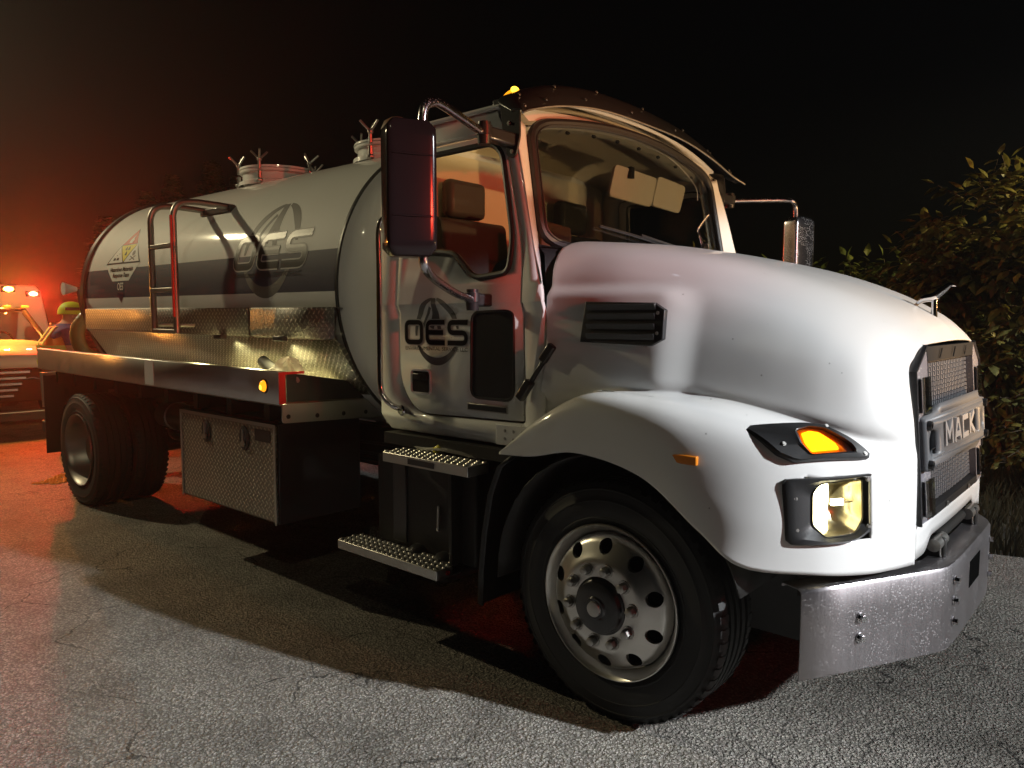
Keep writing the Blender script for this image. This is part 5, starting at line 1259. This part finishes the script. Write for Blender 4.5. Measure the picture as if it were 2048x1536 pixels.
# ---- responder behind the truck
PB = Vector((-8.0, -.42, 0))
pr = empty('person', PB, 'person in lime helmet, blue shirt and orange vest behind the truck deck', 'person')
def skin_mesh(name, verts, edges, radii, mat, sub=2, root=0):
    me = bpy.data.meshes.new(name); me.from_pydata([tuple(Vector(v)) for v in verts], edges, [])
    o = bpy.data.objects.new(name, me); COL.objects.link(o); o.parent = pr; me.materials.append(M[mat])
    o.modifiers.new('skin', 'SKIN')
    if not me.skin_vertices: me.skin_vertices.new()
    for i, r in enumerate(radii): me.skin_vertices[0].data[i].radius = (r, r) if not isinstance(r, tuple) else r
    me.skin_vertices[0].data[root].use_root = True
    md = o.modifiers.new('sub', 'SUBSURF'); md.levels = sub; md.render_levels = sub
    o.modifiers['skin'].use_smooth_shade = True; return o
# local frame: faces +Y (to the right of the picture), bent a little forward
vb_ = [(0, 0, .95), (0, -.03, 1.12), (0, .0, 1.30), (0, .05, 1.45), (0, .09, 1.53), (0, .12, 1.60), (0, .13, 1.68),      # 0-6 pelvis..head
       (.20, .02, 1.42), (.27, .04, 1.18), (.22, .24, 1.10),                                              # 7-9 right arm (towards camera side +X)
       (-.20, .02, 1.42), (-.26, .06, 1.18), (-.18, .27, 1.12),                                           # 10-12
       (.10, 0, .88), (.11, .03, .50), (.11, -.02, .09), (.11, .13, .04), (-.10, 0, .88), (-.11, .03, .50), (-.11, -.02, .09), (-.11, .13, .04)]
ed = [(0, 1), (1, 2), (2, 3), (3, 4), (4, 5), (5, 6), (3, 7), (7, 8), (8, 9), (3, 10), (10, 11), (11, 12), (0, 13), (13, 14), (14, 15), (15, 16), (0, 17), (17, 18), (18, 19), (19, 20)]
rad = [.15, .15, .165, .13, .065, .085, .095, .075, .052, .040, .075, .052, .040, .10, .07, .055, .045, .10, .07, .055, .045]
bd = skin_mesh('body', vb_, ed, rad, 'navy')
bd.data.materials.append(M['skin']); bd.data.materials.append(M['trouser'])
# colour by region through a procedural split on object height and reach
def cloth():
    m, nt, b = nodes('responder_clothes'); tc = nt.nodes.new('ShaderNodeTexCoord'); sx = nt.nodes.new('ShaderNodeSeparateXYZ'); nt.links.new(tc.outputs['Object'], sx.inputs[0])
    head = math_n(nt, 'GREATER_THAN', sx.outputs['Z'], 1.515); legs = math_n(nt, 'LESS_THAN', sx.outputs['Z'], .93)
    arm = math_n(nt, 'MULTIPLY', math_n(nt, 'GREATER_THAN', math_n(nt, 'ABSOLUTE', sx.outputs['X']), .185), math_n(nt, 'LESS_THAN', sx.outputs['Z'], 1.27))
    sk = math_n(nt, 'MAXIMUM', head, arm)
    c = mixc(nt, legs, (0.03, 0.045, 0.17), (0.025, 0.025, 0.03)); nt.links.new(mixc(nt, sk, c, (0.55, 0.33, 0.24)), b.inputs['Base Color']); b.inputs['Roughness'].default_value = .75
    return m
bd.data.materials.clear(); bd.data.materials.append(cloth())
def pb(mb, *a, **k): return mb.build(*a, parent=pr, **k)
# vest: shell around the torso
rows = []
for z, rx, ry, oy in ((.98, .20, .165, -.02), (1.10, .205, .175, -.03), (1.22, .215, .185, -.01), (1.34, .205, .18, .02), (1.44, .15, .14, .045), (1.49, .10, .10, .06)):
    rows.append([Vector((rx*math.cos(a), oy+ry*math.sin(a), z)) for a in [2*math.pi*k/28 for k in range(28)]])
pb(MB().grid(rows, True), 'vest', 'vest', solid=.006, smooth=60)
for z in (1.08, 1.24):
    pb(MB().lathe([(z-.03, .215), (z+.03, .219)], (0, -.02, 0), 'Z', 28), 'vest_stripe', 'stripe')
for sx_ in (-1, 1):
    pb(MB().grid([[(sx_*(.075+dx), -.02+y, z) for y, z in ((-.185, 1.10), (-.18, 1.3), (-.06, 1.475), (.06, 1.50), (.19, 1.36), (.185, 1.1))] for dx in (-.028, .028)]), 'vest_stripe', 'stripe', solid=.004)
hm = MB(); rows = []
for i in range(9):
    t = math.pi/2*i/8; rows.append([Vector((.115*math.sin(t)*math.cos(a), .135+.145*math.sin(t)*math.sin(a), 1.655+.115*math.cos(t) - .02*(i/8)**3)) for a in [2*math.pi*k/24 for k in range(24)]])
rows.append([Vector((.122*math.cos(a), .145+.160*math.sin(a), 1.622) ) for a in [2*math.pi*k/24 for k in range(24)]])
pb(hm.grid(rows, True), 'helmet', 'hivis', solid=.006, smooth=50)
pb(MB().grid([[Vector((.1165*math.cos(a), .135+.146*math.sin(a), z)) for a in [R_(-40+8*k) for k in range(9)]] for z in (1.665, 1.70)]), 'helmet_emblem', 'satin', solid=.004)
pb(MB().tube([(.10, .10, 1.64), (.085, .13, 1.57), (.04, .18, 1.525)], .006, 6), 'chin_strap', 'satin')
pb(MB().sphere((0, .237, 1.60), .014, .022, .02, 8, 6), 'nose', 'skin'); pb(MB().sphere((.092, .12, 1.595), .012, .02, .03, 8, 6), 'ear', 'skin')
for sx_ in (-1, 1):
    hx_ = .22 if sx_ > 0 else -.18; hy_ = .25
    hv = [(hx_, hy_, 1.10), (hx_, hy_+.07, 1.09)]; he = [(0, 1)]; hr = [.034, .040]
    for k, (dx, ln_) in enumerate(((-.030, .07), (-.010, .08), (.010, .075), (.030, .06))):
        n = len(hv); hv += [(hx_+dx, hy_+.10, 1.085), (hx_+dx, hy_+.10+ln_*.6, 1.065), (hx_+dx, hy_+.10+ln_*.75, 1.035)]; he += [(1, n), (n, n+1), (n+1, n+2)]; hr += [.011, .0095, .008]
    n = len(hv); hv += [(hx_-sx_*.045, hy_+.05, 1.075), (hx_-sx_*.055, hy_+.09, 1.055)]; he += [(0, n), (n, n+1)]; hr += [.012, .0095]
    skin_mesh('hand', hv, he, hr, 'skin', 1)
# ---- vegetation
M['leaf'] = leaf_mat('leaf_green', (0.05, 0.075, 0.018), (0.11, 0.14, 0.03)); M['leaf_b'] = leaf_mat('leaf_olive', (0.07, 0.075, 0.018), (0.15, 0.14, 0.04))
M['conifer'] = leaf_mat('conifer_needles', (0.03, 0.04, 0.02), (0.05, 0.06, 0.025)); M['bark'] = mk('bark', (0.09, 0.065, 0.045), .9, bump=(30, .6, .01))
M['grass'] = leaf_mat('grass_blade', (0.018, 0.018, 0.007), (0.04, 0.032, 0.013))
def leaf(mb, p, d, n, L, W):
    d = d.normalized(); sd = d.cross(n); sd = sd.normalized() if sd.length > 1e-4 else Vector((1, 0, 0)); nn = sd.cross(d)
    a = p + d*L*.35 + sd*W; b = p + d*L*.35 - sd*W; c = p + d*L*.7 + sd*W*.7 - nn*L*.05; e = p + d*L*.7 - sd*W*.7 - nn*L*.05; t = p + d*L - nn*L*.14; m = p + d*L*.5 + nn*W*.25
    mb.add([p, a, c, t, e, b, m], [(0, 6, 1), (1, 6, 2), (2, 6, 3), (3, 6, 4), (4, 6, 5), (5, 6, 0)])
def shrub(name, base, clumps, nl, L, label, mat, seed, group='shrubs along the verge'):
    r = random.Random(seed); t = empty(name, base, label, 'shrub', group); B = Vector(base)
    tr = MB(); lf = MB()
    for c, rad_ in clumps:
        c = Vector(c)-B; st = Vector((r.uniform(-.15, .15), r.uniform(-.15, .15), 0))
        tr.tube(cr([st, st.lerp(c, .4)+Vector((r.uniform(-.1, .1), r.uniform(-.1, .1), .1)), st.lerp(c, .75), c], 10), [.035-.0025*k for k in range(10)], 6)
        nb = int(nl*rad_*rad_/.5)
        for _ in range(nb):
            while True:
                v = Vector((r.uniform(-1, 1), r.uniform(-1, 1), r.uniform(-1, 1)))
                if .05 < v.length < 1: break
            v = v.normalized()*(v.length**.55)
            q = c + Vector((v.x*rad_, v.y*rad_, v.z*rad_*.95)); out = (v + Vector((r.uniform(-.6, .6), r.uniform(-.6, .6), r.uniform(-.7, .3)))).normalized()
            tr.tube([q-out*.22, q+out*.16], [.004, .0025], 3, cap=False)
            for j in range(7):
                f = j/6; pp_ = q - out*.12 + out*.32*f; side = out.cross(Vector((0, 0, 1))); side = side.normalized() if side.length > .05 else Vector((1, 0, 0))
                dd = out*.5 + side*(1 if j % 2 else -1)*.9 + Vector((r.uniform(-.3, .3), r.uniform(-.3, .3), -.45+r.uniform(-.25, .25))) if j < 6 else out
                leaf(lf, pp_, dd, Vector((r.uniform(-.4, .4), r.uniform(-.4, .4), 1)), L*r.uniform(.7, 1.2), L*.26*r.uniform(.8, 1.2))
    tr.build('trunk', 'bark', t, smooth=60, fix=False); lf.build('crown', mat, t, smooth=0, fix=False); return t
shrub('tall_shrub', (.55, 5.7, 0), [((.15, 5.4, 2.45), .62), ((.75, 5.5, 2.55), .72), ((.25, 5.5, 1.75), .75), ((1.1, 5.2, 1.8), .8), ((-.25, 5.5, 2.05), .5), ((.6, 5.3, .95), .7)], 105, .165, 'tall dark leafy shrub rising highest at the right edge', 'leaf_b', 3)
shrub('low_shrub', (-1.0, 6.4, 0), [((-1.5, 6.6, 1.75), .62), ((-.7, 6.3, 1.85), .65), ((-1.0, 6.3, 1.2), .7), ((-.3, 6.0, 1.4), .6)], 95, .15, 'lower dark shrub just behind the far mirror and the hood', 'leaf', 4)
shrub('hedge_shrub', (-3.2, 7.4, 0), [((-3.4, 7.4, 1.75), .7), ((-2.5, 7.2, 1.7), .7), ((-2.9, 7.2, 1.0), .75)], 80, .15, 'dim shrub farthest back, low behind the windscreen', 'leaf', 5)
shrub('verge_bush', (1.35, 4.5, 0), [((1.25, 4.5, .75), .52), ((1.7, 4.7, 1.1), .55), ((.95, 4.6, .45), .45), ((1.8, 4.3, .45), .45)], 150, .12, 'small bush on the verge beside the front bumper', 'leaf_b', 6)
gb = MB(); r = random.Random(9)
for i in range(9000):
    x, y = r.uniform(-2.5, 4.5), 2.42 + 3.4*r.random()**1.4; h = r.uniform(.05, .22); a = r.uniform(0, 6.28); w_ = .006; dx, dy = math.cos(a)*h*.5, math.sin(a)*h*.5
    gb.add([(x-w_, y, -.03), (x+w_, y, -.03), (x+dx*.5+w_*.7, y+dy*.5, h*.6), (x+dx*.5-w_*.7, y+dy*.5, h*.6), (x+dx, y+dy, h)], [(0, 1, 2, 3), (3, 2, 4)])
tag(gb.build('verge_grass', 'grass', smooth=0, fix=False), 'rough grass growing along the far edge of the road', 'grass', kind='stuff')
def conifer(base, h, rad_, seed, label):
    r = random.Random(seed); t = empty('conifer_tree', base, label, 'tree', 'conifers behind the tank')
    MB().tube([(0, 0, 0), (0, 0, h*.5), (0, 0, h*.97)], [.16, .10, .02], 8).build('trunk', 'bark', t)
    lf = MB()
    for i in range(1500):
        z = h*(.06+.93*r.random()); rr = rad_*(1-z/h)**.75*(.45+.55*r.random()**.5)*(1+.2*math.sin(z*9)); a = r.uniform(0, 6.283); c, s_ = math.cos(a), math.sin(a)
        p = Vector((rr*c*.55, rr*s_*.55, z)); leaf(lf, p, Vector((c, s_, r.uniform(-.2, .6))), Vector((0, 0, 1)), .2+rr*.55, .07+.04*r.random())
    lf.build('crown', 'conifer', t, smooth=0, fix=False)
for i, (x, y, h, rd_, lb) in enumerate(((-22, 5.3, 4.6, 1.2, 'leftmost and lowest dark conifer behind the tank'), (-22, 6.5, 5.5, 1.1, 'dark conifer second from the left behind the tank'), (-22.5, 7.5, 6.2, 1.0, 'middle dark conifer behind the tank'), (-22, 8.6, 6.75, 1.2, 'tallest dark conifer behind the tank near the manhole'), (-22.5, 9.7, 6.5, 1.1, 'rightmost dark conifer behind the tank'))):
    conifer((x, y, 0), h, rd_, 20+i, lb)

# ---- scattering volume added for the veiling glow round the beacons
hz = MB().box(-19, 2.6, -5.2, 12, -1.2, 3.75).build('glow_haze', 'white', smooth=0)
hm_ = bpy.data.materials.new('glow_volume'); hm_.use_nodes = True; nt = hm_.node_tree; nt.nodes.clear()
vo = nt.nodes.new('ShaderNodeVolumePrincipled'); vo.inputs['Color'].default_value = (0.9, 0.9, 0.9, 1); vo.inputs['Density'].default_value = 0.0030; vo.inputs['Anisotropy'].default_value = 0.8
oo_ = nt.nodes.new('ShaderNodeOutputMaterial'); nt.links.new(vo.outputs[0], oo_.inputs['Volume'])
hz.data.materials.clear(); hz.data.materials.append(hm_); tag(hz, 'thin scattering volume added for the veiling glow round the beacons', 'glow_haze', kind='stuff')
cy.volume_bounces = 0
